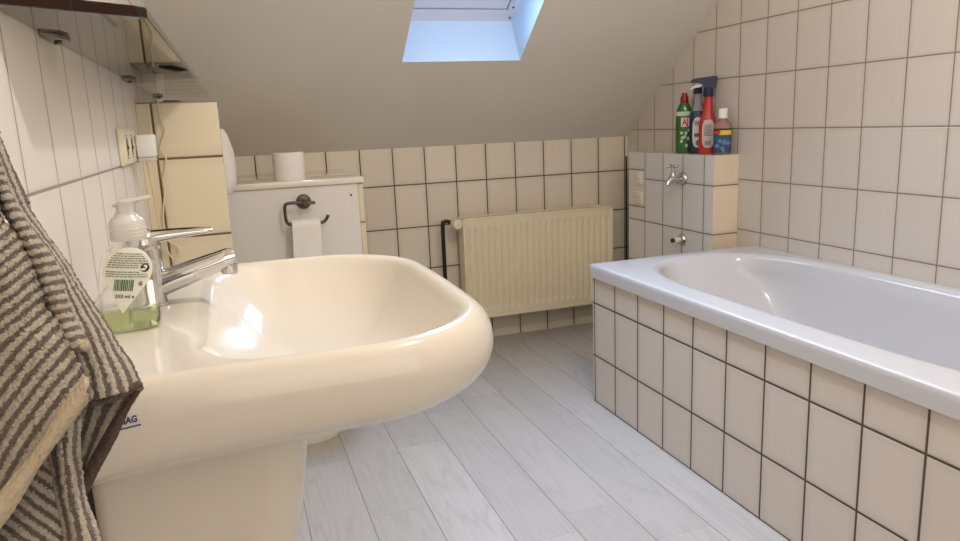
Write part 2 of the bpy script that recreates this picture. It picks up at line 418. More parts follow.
bm = BM(); lathe(bm, [(.026, 0), (.026, .003), (.02, .006)], (-.337, -1.85, BZ - .4105), seg=20); obj('drain', bm, M_chrome, bt)

# ------------------------------------------------------------------ tiled ledge with cleaning bottles, taps and sockets
LX, LZ = -.120, .884
lg = thing('tiled_ledge', 'waist-high tiled ledge in the far right corner behind the bath', 'ledge', (-.06, -.54, 0))
bm = BM(); box(bm, LX, -.001, -.358, -.215, 0, LZ); obj('tile_end_section', bm, T_ledge1, lg, smooth=False)
bm = BM(); box(bm, LX, -.001, -.860, -.358, 0, LZ)
o = obj('tile_front_section', bm, [T_ledge2, T_ledge3, T_ledge4], lg, smooth=False)
for f in o.data.polygons:
    if f.normal.y < -.5: f.material_index = 1
    if f.normal.z > .5: f.material_index = 2
def socket(name, label, cx, cy, cz, s=.031):
    t = thing(name, label, 'socket', (LX, cy, cz))
    bm = BM(); box(bm, LX - .009, LX, cy - s, cy + s, cz - s, cz + s, .004)
    obj('cover_plate', bm, M_cream, t)
    bm = BM(); lathe(bm, [(.021, .0002), (.021, .002), (.0185, .0025), (.018, .0003)], (LX - .009, cy, cz), (-1, 0, 0), 28, caps=False); obj('socket_well', bm, M_cream, t)
    for k in (-1, 1):
        bm = BM(); lathe(bm, [(.0020, 0), (.0020, .0008)], (LX - .0093, cy + k * .0095, cz), (-1, 0, 0), 12); obj('pin_hole', bm, M_slot, t)
    for k in (-1, 1):
        bm = BM(); box(bm, LX - .0118, LX - .009, cy - .003, cy + .003, cz + k * .0165 - .002, cz + k * .0165 + .002); obj('earth_clip', bm, M_cream, t)
socket('wall_socket', 'upper of the two cream sockets on the tiled ledge', LX, -.311, .765)
socket('wall_socket', 'lower of the two cream sockets on the tiled ledge', LX, -.311, .673)
bm = BM(); 
# bib tap
tp = thing('bib_tap', 'small chrome bib tap with a cross handle on the tiled ledge', 'tap', (LX, -.655, .782))
bm = BM(); lathe(bm, [(.030, 0), (.030, .003), (.026, .010), (.014, .016), (.013, .016)], (LX, -.655, .782), (-1, 0, 0), 32); obj('rosette', bm, M_chromed, tp)
bm = BM(); tube(bm, smooth_path([(LX - .008, -.655, .780), (LX - .030, -.655, .781), (LX - .052, -.655, .782), (LX - .068, -.655, .776), (LX - .078, -.655, .760)], 6), [.011] * 8 + [.014] * 8 + [.011] * 9, 14); obj('spout', bm, M_chromed, tp)
bm = BM(); lathe(bm, [(.012, 0), (.014, .008), (.010, .022), (.007, .026), (.007, .045), (.009, .047), (.009, .051)], (LX - .050, -.655, .788), (0, 0, 1), 20); obj('valve_stem', bm, M_chromed, tp)
bm = BM(); tube(bm, [(LX - .050, -.675, .838), (LX - .050, -.635, .838)], .005, 10); tube(bm, [(LX - .070, -.655, .838), (LX - .030, -.655, .838)], .005, 10)
for a, b_ in ((0, .020), (0, -.020), (.020, 0), (-.020, 0)):
    t = bmesh.new(); bmesh.ops.create_uvsphere(t, u_segments=10, v_segments=8, radius=.0075); add(bm, t, Matrix.Translation((LX - .050 + a, -.655 + b_, .838)))
obj('cross_handle', bm, M_chromed, tp)
sv = thing('angle_valve', 'small chrome stop valve low on the tiled ledge above the bath', 'valve', (LX, -.655, .522))
bm = BM(); lathe(bm, [(.027, 0), (.027, .003), (.023, .009), (.011, .013)], (LX, -.655, .522), (-1, 0, 0), 28); obj('rosette', bm, M_chromed, sv)
bm = BM(); lathe(bm, [(.010, 0), (.010, .014), (.013, .016), (.013, .030), (.009, .032)], (LX - .008, -.655, .522), (-1, 0, 0), 20); obj('valve_body', bm, M_white, sv)
bm = BM(); lathe(bm, [(.007, 0), (.010, .004), (.010, .014), (.006, .016)], (LX - .039, -.655, .522), (-1, 0, 0), 16); obj('end_plug', bm, M_dark, sv)

# ------------------------------------------------------------------ cleaning bottles on the ledge
def facing(cx, cy, rz):
    q = Matrix.Translation((cx, cy, 0)) @ Matrix.Rotation(rz, 4, 'Z')
    return q
RZ = math.radians(-37)       # the fronts look out into the room, towards the wash basin
def prof_bottle(cx, cy, z0, prof, rz=RZ, seg=40, lean=0):
    """prof rows: (height, half width, half depth, squareness)"""
    bm = BM(); loft(bm, [sell(cx + lean * h, cy, z0 + h, a, b_, n, seg, rz) for h, a, b_, n in prof]); return bm
def on_front(cx, cy, z0, hw, hd, n, rz, off=.0012):
    """maps a flat (u, v) drawing onto the curved front of a bottle"""
    def fn(u, v):
        t = min(.999, abs(u) / (hw + off)); y = -(hd + off) * (1 - t ** n) ** (1 / n)
        return Vector((cx + u * math.cos(rz) - y * math.sin(rz), cy + u * math.sin(rz) + y * math.cos(rz), z0 + v))
    return fn
def disc_bm(cx, cy, rx, ry, n=2, seg=36):
    bm = BM(); ring0 = None
    for k in range(1, 7):
        r = [bm.verts.new((cx + rx * k / 6 * math.copysign(abs(math.cos(2 * PI * i / seg)) ** (2 / n), math.cos(2 * PI * i / seg)), cy + ry * k / 6 * math.copysign(abs(math.sin(2 * PI * i / seg)) ** (2 / n), math.sin(2 * PI * i / seg)), 0)) for i in range(seg)]
        if ring0 is None: bm.faces.new(r)
        else:
            for i in range(seg): bm.faces.new((ring0[i], ring0[(i + 1) % seg], r[(i + 1) % seg], r[i]))
        ring0 = r
    return bm
def plastic(name, rgb, rough=.25): return plain(name, S(*rgb), rough, coat=.2)
P_green = plastic('green_bottle', (40, 96, 30)); P_dgreen = plastic('green_label', (84, 132, 62)); P_red = plastic('red_cap', (140, 24, 24))
P_navy = plastic('navy', (16, 24, 62), .5); P_redb = plastic('red_bottle', (178, 34, 30)); P_lab = plastic('white_label', (214, 212, 208), .5); P_labg = plastic('grey_label', (196, 184, 176), .5)
P_yel = plastic('yellow_print', (222, 190, 40), .5); P_blue = plastic('blue_label', (36, 66, 104), .4); P_gry = plastic('grey_print', (92, 94, 104), .6); P_redp = plastic('red_print', (196, 36, 30), .5)
P_lgreen = plastic('pale_green_print', (190, 208, 170), .5); P_lblue = plastic('pale_blue_print', (84, 122, 160), .5)
BXC = -.050
# 1 green all-purpose cleaner
cx, cy = BXC - .004, -.562
t = thing('cleaner_bottle', 'green cleaner bottle with a dark red cap at the left end of the row', 'bottle', (cx, cy, LZ), 'cleaning bottles on the tiled ledge')
bm = prof_bottle(cx, cy, LZ, [(0, .030, .022, 3), (.004, .034, .026, 3), (.10, .035, .027, 3), (.155, .034, .026, 3), (.185, .031, .024, 2.6), (.205, .022, .019, 2.2), (.214, .015, .015, 2), (.222, .014, .014, 2)])
obj('bottle_body', bm, P_green, t)
bm = prof_bottle(cx, cy, LZ, [(.212, .0165, .0165, 2), (.216, .018, .018, 2), (.238, .016, .016, 2), (.242, .0125, .0125, 2), (.252, .0115, .0115, 2), (.254, .010, .010, 2)]); obj('screw_cap', bm, P_red, t)
F_ = on_front(cx, cy, LZ, .035, .027, 3, RZ)
bm = rect_bm(BM(), -.031, .031, .158, .176, 12, 2); wrap(bm, on_front(cx, cy, LZ, .034, .026, 3, RZ, .0008)); obj('label_band', bm, P_lgreen, t)
bm = rect_bm(BM(), -.012, .026, .112, .150, 8, 3); wrap(bm, F_); obj('label', bm, P_lab, t)
bm = wrap(text_bm('AJ', .040, .0012, sx=.8).copy() if False else (lambda b_: ([setattr(v.co, 'x', v.co.x + .006) or setattr(v.co, 'y', v.co.y + .131) for v in b_.verts], b_)[1])(text_bm('AJ', .044, .0014, sx=.62)), on_front(cx, cy, LZ, .035, .027, 3, RZ, .002)); obj('lettering', bm, P_redp, t)
bm = BM()
random.seed(11)
for k in range(9):
    add(bm, disc_bm(-.012 + random.random() * .034, .03 + random.random() * .07, .006, .007))
wrap(bm, F_); obj('flower_print', bm, P_lgreen, t)
# 2 dark blue cleaner with a clear neck
cx, cy = BXC + .004, -.645
t = thing('cleaner_bottle', 'dark blue cleaner bottle with a clear neck beside the red spray bottle', 'bottle', (cx, cy, LZ), 'cleaning bottles on the tiled ledge')
bm = prof_bottle(cx, cy, LZ, [(0, .028, .022, 3), (.004, .032, .026, 3), (.12, .033, .027, 3), (.165, .031, .025, 2.8), (.176, .026, .022, 2.4)]); obj('bottle_body', bm, P_navy, t)
bm = prof_bottle(cx, cy, LZ, [(.174, .026, .022, 2.4), (.20, .021, .019, 2.2), (.228, .016, .016, 2), (.250, .0145, .0145, 2)]); obj('neck', bm, G_blueclear, t)
bm = prof_bottle(cx, cy, LZ, [(.246, .0165, .0165, 2), (.249, .018, .018, 2), (.272, .017, .017, 2), (.275, .015, .015, 2)]); obj('screw_cap', bm, P_navy, t)
F_ = on_front(cx, cy, LZ, .033, .027, 3, RZ)
bm = wrap(disc_bm(.004, .088, .023, .062, 3), F_); obj('label', bm, P_lab, t)
bm = BM()
for k in range(4): add(bm, rect_bm(BM(), -.012, .018, .118 + k * .005, .1205 + k * .005, 8, 1))
F2 = on_front(cx, cy, LZ, .033, .027, 3, RZ, .0022); wrap(bm, F2); obj('text_print', bm, P_gry, t)
bm = wrap(rect_bm(BM(), -.012, .014, .07, .084, 8, 2), F2); obj('picture_print', bm, P_gry, t)
bm = wrap(disc_bm(.004, .045, .009, .012), F2); obj('emblem_print', bm, P_gry, t)
# 3 red spray bottle
cx, cy = BXC - .006, -.728
t = thing('spray_bottle', 'red spray bottle with a dark blue trigger head', 'spray bottle', (cx, cy, LZ), 'cleaning bottles on the tiled ledge')
bm = prof_bottle(cx, cy, LZ, [(0, .029, .022, 3), (.004, .034, .026, 3), (.11, .035, .027, 3), (.145, .030, .024, 2.6), (.165, .023, .020, 2.3), (.20, .019, .017, 2.1), (.232, .017, .016, 2)]); obj('bottle_body', bm, P_redb, t)
bm = prof_bottle(cx, cy, LZ, [(.230, .019, .019, 2), (.233, .0205, .0205, 2), (.262, .020, .020, 2), (.266, .017, .017, 2)]); obj('collar', bm, P_navy, t)
M_ = facing(cx, cy, RZ)
bm = BM()   # spray head: profile across (u) and height, thick in depth
prof = [(-.022, .262), (-.024, .290), (-.020, .300), (.018, .306), (.030, .306), (.032, .300), (.018, .262)]
prof = [(-.068, .286), (-.071, .296), (-.058, .304), (.020, .311), (.034, .310), (.037, .302), (.029, .262), (-.020, .262), (-.022, .284), (-.045, .291)]
loft(bm, [[Vector((u_, d_ * .013, LZ + h_)) for u_, h_ in prof] for d_ in (-1, 1)])
bmesh.ops.bevel(bm, geom=[e for e in bm.edges], offset=.003, segments=2, affect='EDGES')
bmesh.ops.transform(bm, matrix=M_, verts=bm.verts); obj('spray_head', bm, P_navy, t)
bm = BM(); tr = [(-.030, .281), (-.055, .276), (-.071, .266), (-.070, .261), (-.052, .268), (-.030, .270)]
loft(bm, [[Vector((u_, d_ * .007, LZ + h_)) for u_, h_ in tr] for d_ in (-1, 1)]); bmesh.ops.transform(bm, matrix=M_, verts=bm.verts); obj('trigger', bm, P_lab, t)
F_ = on_front(cx, cy, LZ, .035, .027, 3, RZ)
bm = wrap(disc_bm(.003, .083, .024, .056, 3.2), F_); obj('label', bm, P_labg, t)
bm = BM()
for k in range(8): add(bm, rect_bm(BM(), -.013, .019 - .004 * (k % 3), .075 + k * .006, .0775 + k * .006, 8, 1))
F2 = on_front(cx, cy, LZ, .035, .027, 3, RZ, .0022); wrap(bm, F2); obj('text_print', bm, P_gry, t); bm = BM()
for k in range(9): add(bm, rect_bm(BM(), -.010 + k * .0028, -.0085 + k * .0028, .036, .055, 1, 1))
wrap(bm, F2); obj('barcode_print', bm, P_gry, t)
# 4 small bottle with white cap
cx, cy = BXC - .002, -.820
t = thing('cleaner_bottle', 'short clear bottle with a white cap and blue and yellow label', 'bottle', (cx, cy, LZ), 'cleaning bottles on the tiled ledge')
bm = prof_bottle(cx, cy, LZ, [(0, .030, .020, 3.4), (.003, .034, .023, 3.4), (.105, .035, .024, 3.4), (.122, .031, .022, 2.8), (.136, .018, .016, 2), (.142, .014, .014, 2), (.15, .014, .014, 2)]); obj('bottle_body', bm, G_pink, t)
bm = prof_bottle(cx, cy, LZ, [(.002, .0325, .0215, 3.4), (.101, .0335, .0225, 3.4), (.102, .030, .020, 3.4)]); obj('liquid', bm, P_blue, t)
bm = prof_bottle(cx, cy, LZ, [(.142, .0175, .0175, 2), (.145, .0185, .0185, 2), (.178, .0180, .0180, 2), (.181, .0165, .0165, 2)]); obj('screw_cap', bm, M_white, t)
F_ = on_front(cx, cy, LZ, .035, .024, 3.4, RZ)
bm = wrap(rect_bm(BM(), -.033, .033, .008, .102, 14, 4), F_); obj('label', bm, P_blue, t)
F2 = on_front(cx, cy, LZ, .035, .024, 3.4, RZ, .0022)
bm = wrap(rect_bm(BM(), -.012, .032, .078, .096, 10, 2), F2); obj('yellow_band', bm, P_yel, t)
bm = wrap(rect_bm(BM(), -.032, -.008, .083, .094, 6, 2), F2); obj('red_patch', bm, P_redp, t)
bm = BM()
add(bm, rect_bm(BM(), -.033, .033, .096, .103, 12, 1)); wrap(bm, F2); obj('dark_band', bm, M_slot, t)
bm = BM(); random.seed(5)
for k in range(7): add(bm, disc_bm(-.022 + .046 * random.random(), .016 + .042 * random.random(), .005 + .004 * random.random(), .008))
wrap(bm, F2); obj('bubble_print', bm, P_lblue, t)

# ------------------------------------------------------------------ radiator
rd = thing('radiator', 'cream ribbed panel radiator on the tiled back wall', 'radiator', (-.545, -.08, 0))
RX0, RX1, RZ0, RZ1, RY = -.934, -.152, .137, .617, -.118
bm = BM()
nx, zs = 23 * 10, [RZ0 + .0, RZ0 + .012, RZ0 + .030, RZ0 + .036, RZ0 + .044, RZ0 + .052, RZ0 + .06, .25, .40, RZ1 - .062, RZ1 - .054, RZ1 - .046, RZ1 - .038, RZ1 - .032, RZ1 - .012, RZ1]
fx0, fx1 = RX0 + .012, RX1 - .012
gr = []
for z in zs:
    f = min(1, max(0, (z - RZ0 - .03) / .03), max(0, (RZ1 - .032 - z) / .03)); f = max(0, f); f = f * f * (3 - 2 * f)
    row = []
    for i in range(nx + 1):
        x = fx0 + (fx1 - fx0) * i / nx
        ph = (i / nx * 23) % 1.0
        d_ = max(0, 1 - abs(ph - .5) / .30); d_ = d_ * d_ * (3 - 2 * d_)
        row.append(bm.verts.new((x, RY + .010 * d_ * f, z)))
    gr.append(row)
for a, b_ in zip(gr, gr[1:]):
    for i in range(nx): bm.faces.new((a[i], a[i + 1], b_[i + 1], b_[i]))
obj('front_panel', bm, M_rad, rd, auto=60)
bm = BM(); box(bm, RX0, RX0 + .012, RY - .001, -.035, RZ0, RZ1, .003); obj('side_cover', bm, M_rad, rd)
bm = BM(); box(bm, RX1 - .012, RX1, RY - .001, -.035, RZ0, RZ1, .003); obj('side_cover', bm, M_rad, rd)
bm = BM(); box(bm, RX0 + .004, RX1 - .004, RY - .003, RY + .006, RZ1 - .008, RZ1 + .003, .002); box(bm, RX0 + .004, RX1 - .004, -.044, -.035, RZ1 - .008, RZ1 + .003, .002)
for k in range(34):
    x = RX0 + .02 + k * (RX1 - RX0 - .04) / 33; box(bm, x - .006, x + .006, RY + .004, -.042, RZ1 - .006, RZ1 + .001)
obj('top_grille', bm, M_rad, rd)
bm = BM(); box(bm, RX0 + .012, RX1 - .012, RY - .001, RY + .010, RZ0 - .004, RZ0 + .012, .003); obj('bottom_rail', bm, M_rad, rd)
bm = BM(); box(bm, RX0 + .014, RX1 - .014, -.070, -.055, RZ0 + .01, RZ1 - .012); obj('back_panel', bm, M_radd, rd)
for x in (RX0 + .2, RX1 - .055):
    bm = BM(); box(bm, x - .015, x + .015, -.056, -.0005, RZ0 + .05, RZ1 - .01 + (.016 if x > -.4 else 0), .002); obj('wall_bracket', bm, M_rad, rd)
bm = BM(); lathe(bm, [(.011, 0), (.011, .02), (.016, .022), (.016, .04)], (RX0 + .01, -.085, .593), (-1, 0, 0), 18); obj('valve_body', bm, M_chromed, rd)
bm = BM(); lathe(bm, [(.017, 0), (.023, .004), (.025, .012), (.025, .038), (.022, .046), (.012, .049)], (-.968, -.09, .596), (.15, -1, .05), 24); kn = obj('thermostat_knob', bm, M_cream, rd)
bm = BM()
for k in range(12):
    a = 2 * PI * k / 12; box(bm, -.968 + .025 * math.cos(a) - .002, -.968 + .025 * math.cos(a) + .002, -.128, -.106, .596 + .025 * math.sin(a) - .002, .596 + .025 * math.sin(a) + .002)
obj('grip_rib', bm, M_cream, kn)
bm = BM(); tube(bm, smooth_path([(-.975, -.085, .598), (-1.000, -.085, .610), (-1.016, -.085, .606), (-1.022, -.085, .585), (-1.023, -.085, .4), (-1.023, -.085, .0)], 8), .0095, 14); obj('supply_pipe', bm, M_black, rd)

# ------------------------------------------------------------------ boxed installation with white shelf at the back left
bx = thing('boxed_pipework', 'white panelled pipe boxing with a shelf top in the far left corner', 'boxing', (-1.78, -.28, 0))
FY = -.560
bm = BM(); box(bm, XL + .001, -1.478, FY, -.001, 0, .848, .002, 1); obj('front_panel', bm, M_board, bx)
bm = BM(); box(bm, -1.477, -1.458, FY + .004, -.001, 0, .846, .0015, 1); obj('tile_edge', bm, T_edge, bx)
bm = BM(); box(bm, XL + .001, -1.455, FY - .012, -.0012, .849, .872, .004); obj('shelf_board', bm, M_shelfb, bx)
bm = BM(); lathe(bm, [(.004, 0), (.004, .0015)], (-1.506, FY, .805), (0, -1, 0), 10); obj('screw_head', bm, M_slot, bx)
# toilet roll standing on it
tr_ = thing('toilet_roll', 'spare white toilet roll standing on the white shelf', 'toilet roll', (-1.716, -.49, .872))
bm = BM(); lathe(bm, [(.020, 0), (.056, 0), (.0575, .004), (.0575, .096), (.056, .100), (.020, .100)], (-1.716, -.49, .8722), seg=44, caps=False)
obj('paper_wind', bm, M_paper, tr_, auto=50)
bm = BM(); lathe(bm, [(.0200, .001), (.0200, .099), (.0188, .099), (.0188, .001), (.0200, .001)], (-1.716, -.49, .8722), seg=28, caps=False); obj('cardboard_core', bm, M_card, tr_)
# holder and roll on the panel
th = thing('toilet_paper_holder', 'dark metal toilet paper holder on the white boxing panel', 'paper holder', (-1.681, FY, .794))
bm = BM(); lathe(bm, [(.027, 0), (.027, .004), (.023, .010), (.010, .013)], (-1.681, FY - .0008, .794), (0, -1, 0), 32); obj('rosette', bm, M_dark, th)
bm = BM(); lathe(bm, [(.010, .0), (.010, .05), (.008, .054)], (-1.681, FY - .01, .794), (0, -1, 0), 18); obj('post', bm, M_dark, th)
HYp = FY - .052
bm = BM(); tube(bm, smooth_path([(-1.645, HYp, .792), (-1.69, HYp, .795), (-1.738, HYp, .796), (-1.752, HYp, .785), (-1.753, HYp, .745), (-1.748, HYp, .726), (-1.735, HYp, .719), (-1.69, HYp, .718), (-1.63, HYp, .718), (-1.612, HYp, .727), (-1.602, HYp, .744)], 6), .0058, 12); obj('arm', bm, M_dark, th)
hr = thing('toilet_roll', 'nearly used-up toilet paper roll hanging on the holder', 'toilet roll', (-1.683, HYp, .718))
bm = BM()
prf = [(.0215, 0), (.0215, .100), (.0260, .100), (.0260, 0), (.0215, 0)]
lathe(bm, prf, (-1.735, HYp, .709), (1, 0, 0), 32, caps=False); obj('paper_wind', bm, M_paper, hr, auto=50)
bm = BM(); g_ = []
for k in range(26):
    if k < 8:
        a = PI * .5 + (PI * .5) * k / 7; y_, z_ = HYp + .0268 * math.cos(a), .709 + .0268 * math.sin(a)
    else:
        q = (k - 7) / 18; y_, z_ = HYp - .0268 + .004 * math.sin(q * 3), .709 - .22 * q
    g_.append([bm.verts.new((-1.735 + .100 * i / 8 - (.0012 * (k - 7) / 18 * 8 if k > 7 else 0), y_ + .0012 * math.sin(i * 1.1 + k * .4), z_)) for i in range(9)])
for a, b_ in zip(g_, g_[1:]):
    for i in range(8): bm.faces.new((a[i], a[i + 1], b_[i + 1], b_[i]))
obj('hanging_sheet', bm, M_paper, hr)

# ------------------------------------------------------------------ toilet between the tiled pillar and the boxing
tl = thing('toilet', 'white floor-standing toilet with a wall cistern behind the wash basin', 'toilet', (-1.85, -.79, 0))
bm = BM()
TY = -.79
rows = [(0, -1.93, -1.645, .115), (.01, -1.93, -1.640, .118), (.08, -1.94, -1.665, .105), (.16, -1.95, -1.64, .11), (.26, -1.95, -1.57, .15), (.34, -1.95, -1.49, .178), (.385, -1.95, -1.455, .186), (.40, -1.95, -1.458, .184)]
rings = [sell((a + b_) / 2, TY, z, (b_ - a) / 2, hw, 2.6, 48) for z, a, b_, hw in rows]
rings += [sell(-1.69, TY, .40, .185, .135, 2.2, 48), sell(-1.69, TY, .37, .18, .13, 2.2, 48), sell(-1.71, TY, .28, .14, .10, 2.2, 48), sell(-1.74, TY, .2, .07, .06, 2, 48)]
loft(bm, rings); obj('bowl', bm, M_toilet, tl, auto=60)
bm = BM(); loft(bm, [sell(-1.695, TY, z, .225 + o_, .178 + o_, 2.4, 48) for z, o_ in ((.402, -.006), (.405, 0), (.418, 0), (.424, -.012))]); obj('lid', bm, M_white, tl)
bm = BM()
def cist_ring(z, d_, hw):
    return [Vector(p) for p in ((XL + .002, TY - hw, z), (XL + d_ * .78, TY - hw, z), (XL + d_ * .92, TY - hw * .96, z), (XL + d_, TY - hw * .84, z), (XL + d_, TY + hw * .84, z), (XL + d_ * .92, TY + hw * .96, z), (XL + d_ * .78, TY + hw, z), (XL + .002, TY + hw, z))]
loft(bm, [cist_ring(z, d_, hw) for z, d_, hw in ((.862, .175, .19), (.872, .202, .195), (.90, .216, .197), (.95, .220, .197), (1.00, .217, .195), (1.045, .205, .19), (1.062, .196, .186), (1.067, .18, .18))])
bmesh.ops.subdivide_edges(bm, edges=bm.edges[:], cuts=1)
ci = obj('cistern', bm, M_cist, tl, auto=40)
bm = BM(); box(bm, XL + .05, XL + .12, TY - .035, TY + .035, 1.065, 1.077, .004); obj('flush_button', bm, M_white, ci)
bm = BM(); tube(bm, smooth_path([(XL + .09, TY, .87), (XL + .09, TY, .7), (XL + .09, TY, .42), (XL + .12, TY, .33), (XL + .22, TY, .3)], 6), .022, 16); obj('flush_pipe', bm, M_white, tl)

# ------------------------------------------------------------------ half-height tiled pillar on the left wall
bm = BM(); box(bm, XL + .0005, -1.938, -1.31, -1.0, 0, 1.1275)
o = obj('tiled_boxing', bm, [T_col, T_coltop], smooth=False)
for f in o.data.polygons:
    if f.normal.z > .5: f.material_index = 1
tag(o, 'half-height boxing of beige tiles beside the socket', 'boxing')
bm = BM(); box(bm, -2.122, -1.936, -1.312, -.998, 1.1277, 1.1315, .0012); struct('trim_2', bm, T_coltop)
sh = thing('comb', 'flat black comb lying on top of the beige tiled boxing', 'comb', (-2.045, -1.2, 1.1317))
bm = BM(); d0 = Vector((.034, .14, 0)).normalized(); n0 = Vector((d0.y, -d0.x, 0)); p0 = Vector((-2.058, -1.275, 1.1318))
def comb_pt(u_, v_, z_): return p0 + d0 * u_ + n0 * v_ + Vector((0, 0, z_))
loft(bm, [[comb_pt(u_, v_, z_) for u_, v_ in ((0, .002), (.006, -.008), (.07, -.011), (.138, -.008), (.144, .002), (.138, .007), (.006, .007))] for z_ in (0, .0045)])
obj('spine', bm, M_black, sh, smooth=False)
bm = BM()
for k in range(30):
    u_ = .008 + k * .0044; loft(bm, [[comb_pt(u_ - .0011, .006, z_), comb_pt(u_ + .0011, .006, z_), comb_pt(u_ + .0006, .026, z_), comb_pt(u_ - .0006, .026, z_)] for z_ in (.0006, .0038)])
obj('comb_teeth', bm, M_black, sh, smooth=False)
cd_ = BM(); tube(cd_, smooth_path([(-2.10, -1.02, 1.1340), (-2.095, -1.10, 1.1340), (-2.088, -1.18, 1.1340), (-2.085, -1.26, 1.1340), (-2.076, -1.300, 1.1355), (-2.072, -1.319, 1.132), (-2.072, -1.318, 1.093), (-2.064, -1.318, 1.064), (-2.080, -1.318, 1.021), (-2.070, -1.318, .991), (-2.083, -1.318, .943), (-2.082, -1.318, .918), (-2.094, -1.318, .85), (-2.092, -1.318, .798), (-2.081, -1.318, .785), (-2.070, -1.318, .776), (-2.068, -1.318, .760), (-2.084, -1.320, .746), (-2.1, -1.325, .80), (-2.108, -1.36, .95), (-2.105, -1.43, 1.02), (-2.098, -1.47, 1.027)], 8), .0020, 8)
tag(obj('power_cord', cd_, M_cord), 'thin cream cord hanging down the beige tiled boxing', 'cord')

# triple socket on the left wall
sk = thing('socket_strip', 'cream triple wall socket on the left wall beside the tiled boxing', 'socket', (XL, -1.585, 1.031))
bm = BM(); box(bm, XL, XL + .008, -1.705, -1.470, .994, 1.068, .003); obj('frame', bm, M_cream, sk)
for k in range(3):
    cy = -1.668 + k * .078
    bm = BM(); box(bm, XL + .006, XL + .012, cy - .0335, cy + .0335, .9975, 1.0645, .003); obj('cover_plate', bm, M_cream, sk)
    bm = BM(); lathe(bm, [(.0215, 0), (.0215, .002), (.019, .002), (.0185, -.004)], (XL + .012, cy, 1.031), (1, 0, 0), 28); wl = obj('socket_well', bm, M_cream, sk)
    bm = BM()
    for s_ in (-1, 1): lathe(bm, [(.0030, 0), (.0030, .0025)], (XL + .012, cy + s_ * .0095, 1.029), (1, 0, 0), 12)
    obj('pin_hole', bm, M_slot, wl)
    if k < 2:
        bm = BM(); box(bm, XL + .0118, XL + .0136, cy - .0022, cy + .0022, 1.008, 1.054); obj('earth_slot', bm, M_slot, sk)
ad = BM(); box(ad, XL + .0148, XL + .052, -1.538, -1.486, 1.006, 1.054, .004)
ad2 = thing('plug_adapter', 'white cube-shaped plug adapter in the socket strip', 'adapter', (XL + .014, -1.512, 1.03))
obj('housing', ad, M_white, ad2)
bm = BM(); box(bm, XL + .0148, XL + .050, -1.534, -1.490, .996, 1.0065, .003); obj('base', bm, G_pump, ad2)
bm = BM(); 
for s_ in (-1, 1): lathe(bm, [(.0024, 0), (.0024, .02)], (XL + .002, -1.512 + s_ * .0095, 1.029), (1, 0, 0), 10)
obj('pin', bm, M_chrome, ad2)

# ------------------------------------------------------------------ glass shelf with three clips
GS, GT = 1.176, .012
bm = BM()
pl = [(-2.1235, -2.455), (-2.060, -2.410), (-2.002, -2.372), (-1.994, -2.360), (-1.964, -.62), (-1.968, -.60), (-2.1235, -.58)]
loft(bm, [[(x, y, z) for x, y in pl] for z in (GS, GS + GT)])
bmesh.ops.bevel(bm, geom=bm.edges[:], offset=.0012, segments=1, affect='EDGES')
gs = obj('glass_shelf', bm, [G_shelf, plain('glass_edge', S(46, 28, 22), .7, spec=.1)], smooth=False)
for f in gs.data.polygons:
    if f.normal.y < -.5 and f.area > .0002: f.material_index = 1
tag(gs, 'long clear glass shelf on the left wall above the wash basin', 'shelf')
for i, (cy, lb) in enumerate(((-2.20, 'chrome shelf clip nearest the towel under the glass shelf'), (-1.46, 'middle chrome clip under the glass shelf'), (-.70, 'chrome shelf clip at the far end of the glass shelf'))):
    t = thing('shelf_clip', lb, 'clip', (XL, cy, GS), 'chrome clips under the glass shelf')
    lo_ = [(XL + .0006 + .024 * math.sin(PI * k_ / 16), -.050 * math.cos(PI * k_ / 16)) for k_ in range(17)]
    bm = BM(); loft(bm, [[(x, cy + y * q_, z) for x, y in lo_] for z, q_ in ((GS - .0050, .86), (GS - .0035, .97), (GS - .0005, 1))]); obj('lower_jaw', bm, M_clip, t)
    bm = BM(); loft(bm, [[(x, cy + y, z) for x, y in lo_] for z in (GS + GT + .0005, GS + GT + .0035)]); obj('upper_jaw', bm, M_dark, t)
    bm = BM(); lathe(bm, [(.0045, 0), (.0045, .003), (.003, .004)], (XL + .012, cy, GS - .0085), seg=14); obj('clamp_screw', bm, M_dark, t)

# ------------------------------------------------------------------ wash basin on a pedestal
wb = thing('wash_basin', 'large cream-white rounded wash basin on a white pedestal', 'wash basin', (-1.9, -2.25, 0))
CY, HB, DZ = -2.250, .298, .825
NS = 10
def rrect(x0, x1, y0, y1, rb, rf, z, bow=0.0, nc=10, ns=10):
    """rounded rectangle; back (x0) corners rb, front (x1) corners rf; bow pushes the front out"""
    out = []
    q_ = min(1, .98 * (x1 - x0) / (rb + rf), .49 * (y1 - y0) / max(rb, rf)); rb *= q_; rf *= q_
    cor = [(x0 + rb, y0 + rb, rb, PI, 1.5 * PI), (x1 - rf, y0 + rf, rf, 1.5 * PI, 2 * PI), (x1 - rf, y1 - rf, rf, 0, .5 * PI), (x0 + rb, y1 - rb, rb, .5 * PI, PI)]
    pts = []
    for k, (cx, cy, r, a0, a1) in enumerate(cor):
        arc = [Vector((cx + r * math.cos(a0 + (a1 - a0) * i / nc), cy + r * math.sin(a0 + (a1 - a0) * i / nc), z)) for i in range(nc + 1)]
        pts.append(arc)
    for k in range(4):
        out += pts[k]
        a, b_ = pts[k][-1], pts[(k + 1) % 4][0]
        for i in range(1, ns): out.append(a.lerp(b_, i / ns))
    if bow:
        ym = (y0 + y1) / 2; hy = (y1 - y0) / 2
        for p_ in out:
            t_ = max(0, (p_.x - x0) / (x1 - x0)); p_.x += bow * t_ ** 2 * (1 - ((p_.y - ym) / hy) ** 2)
    return out
XF = -1.654
def outer(o_, z, rf=.15): return rrect(XL + .0008, XF + o_, CY - HB - o_, CY + HB + o_, .010, max(.03, rf + o_), z, .012)
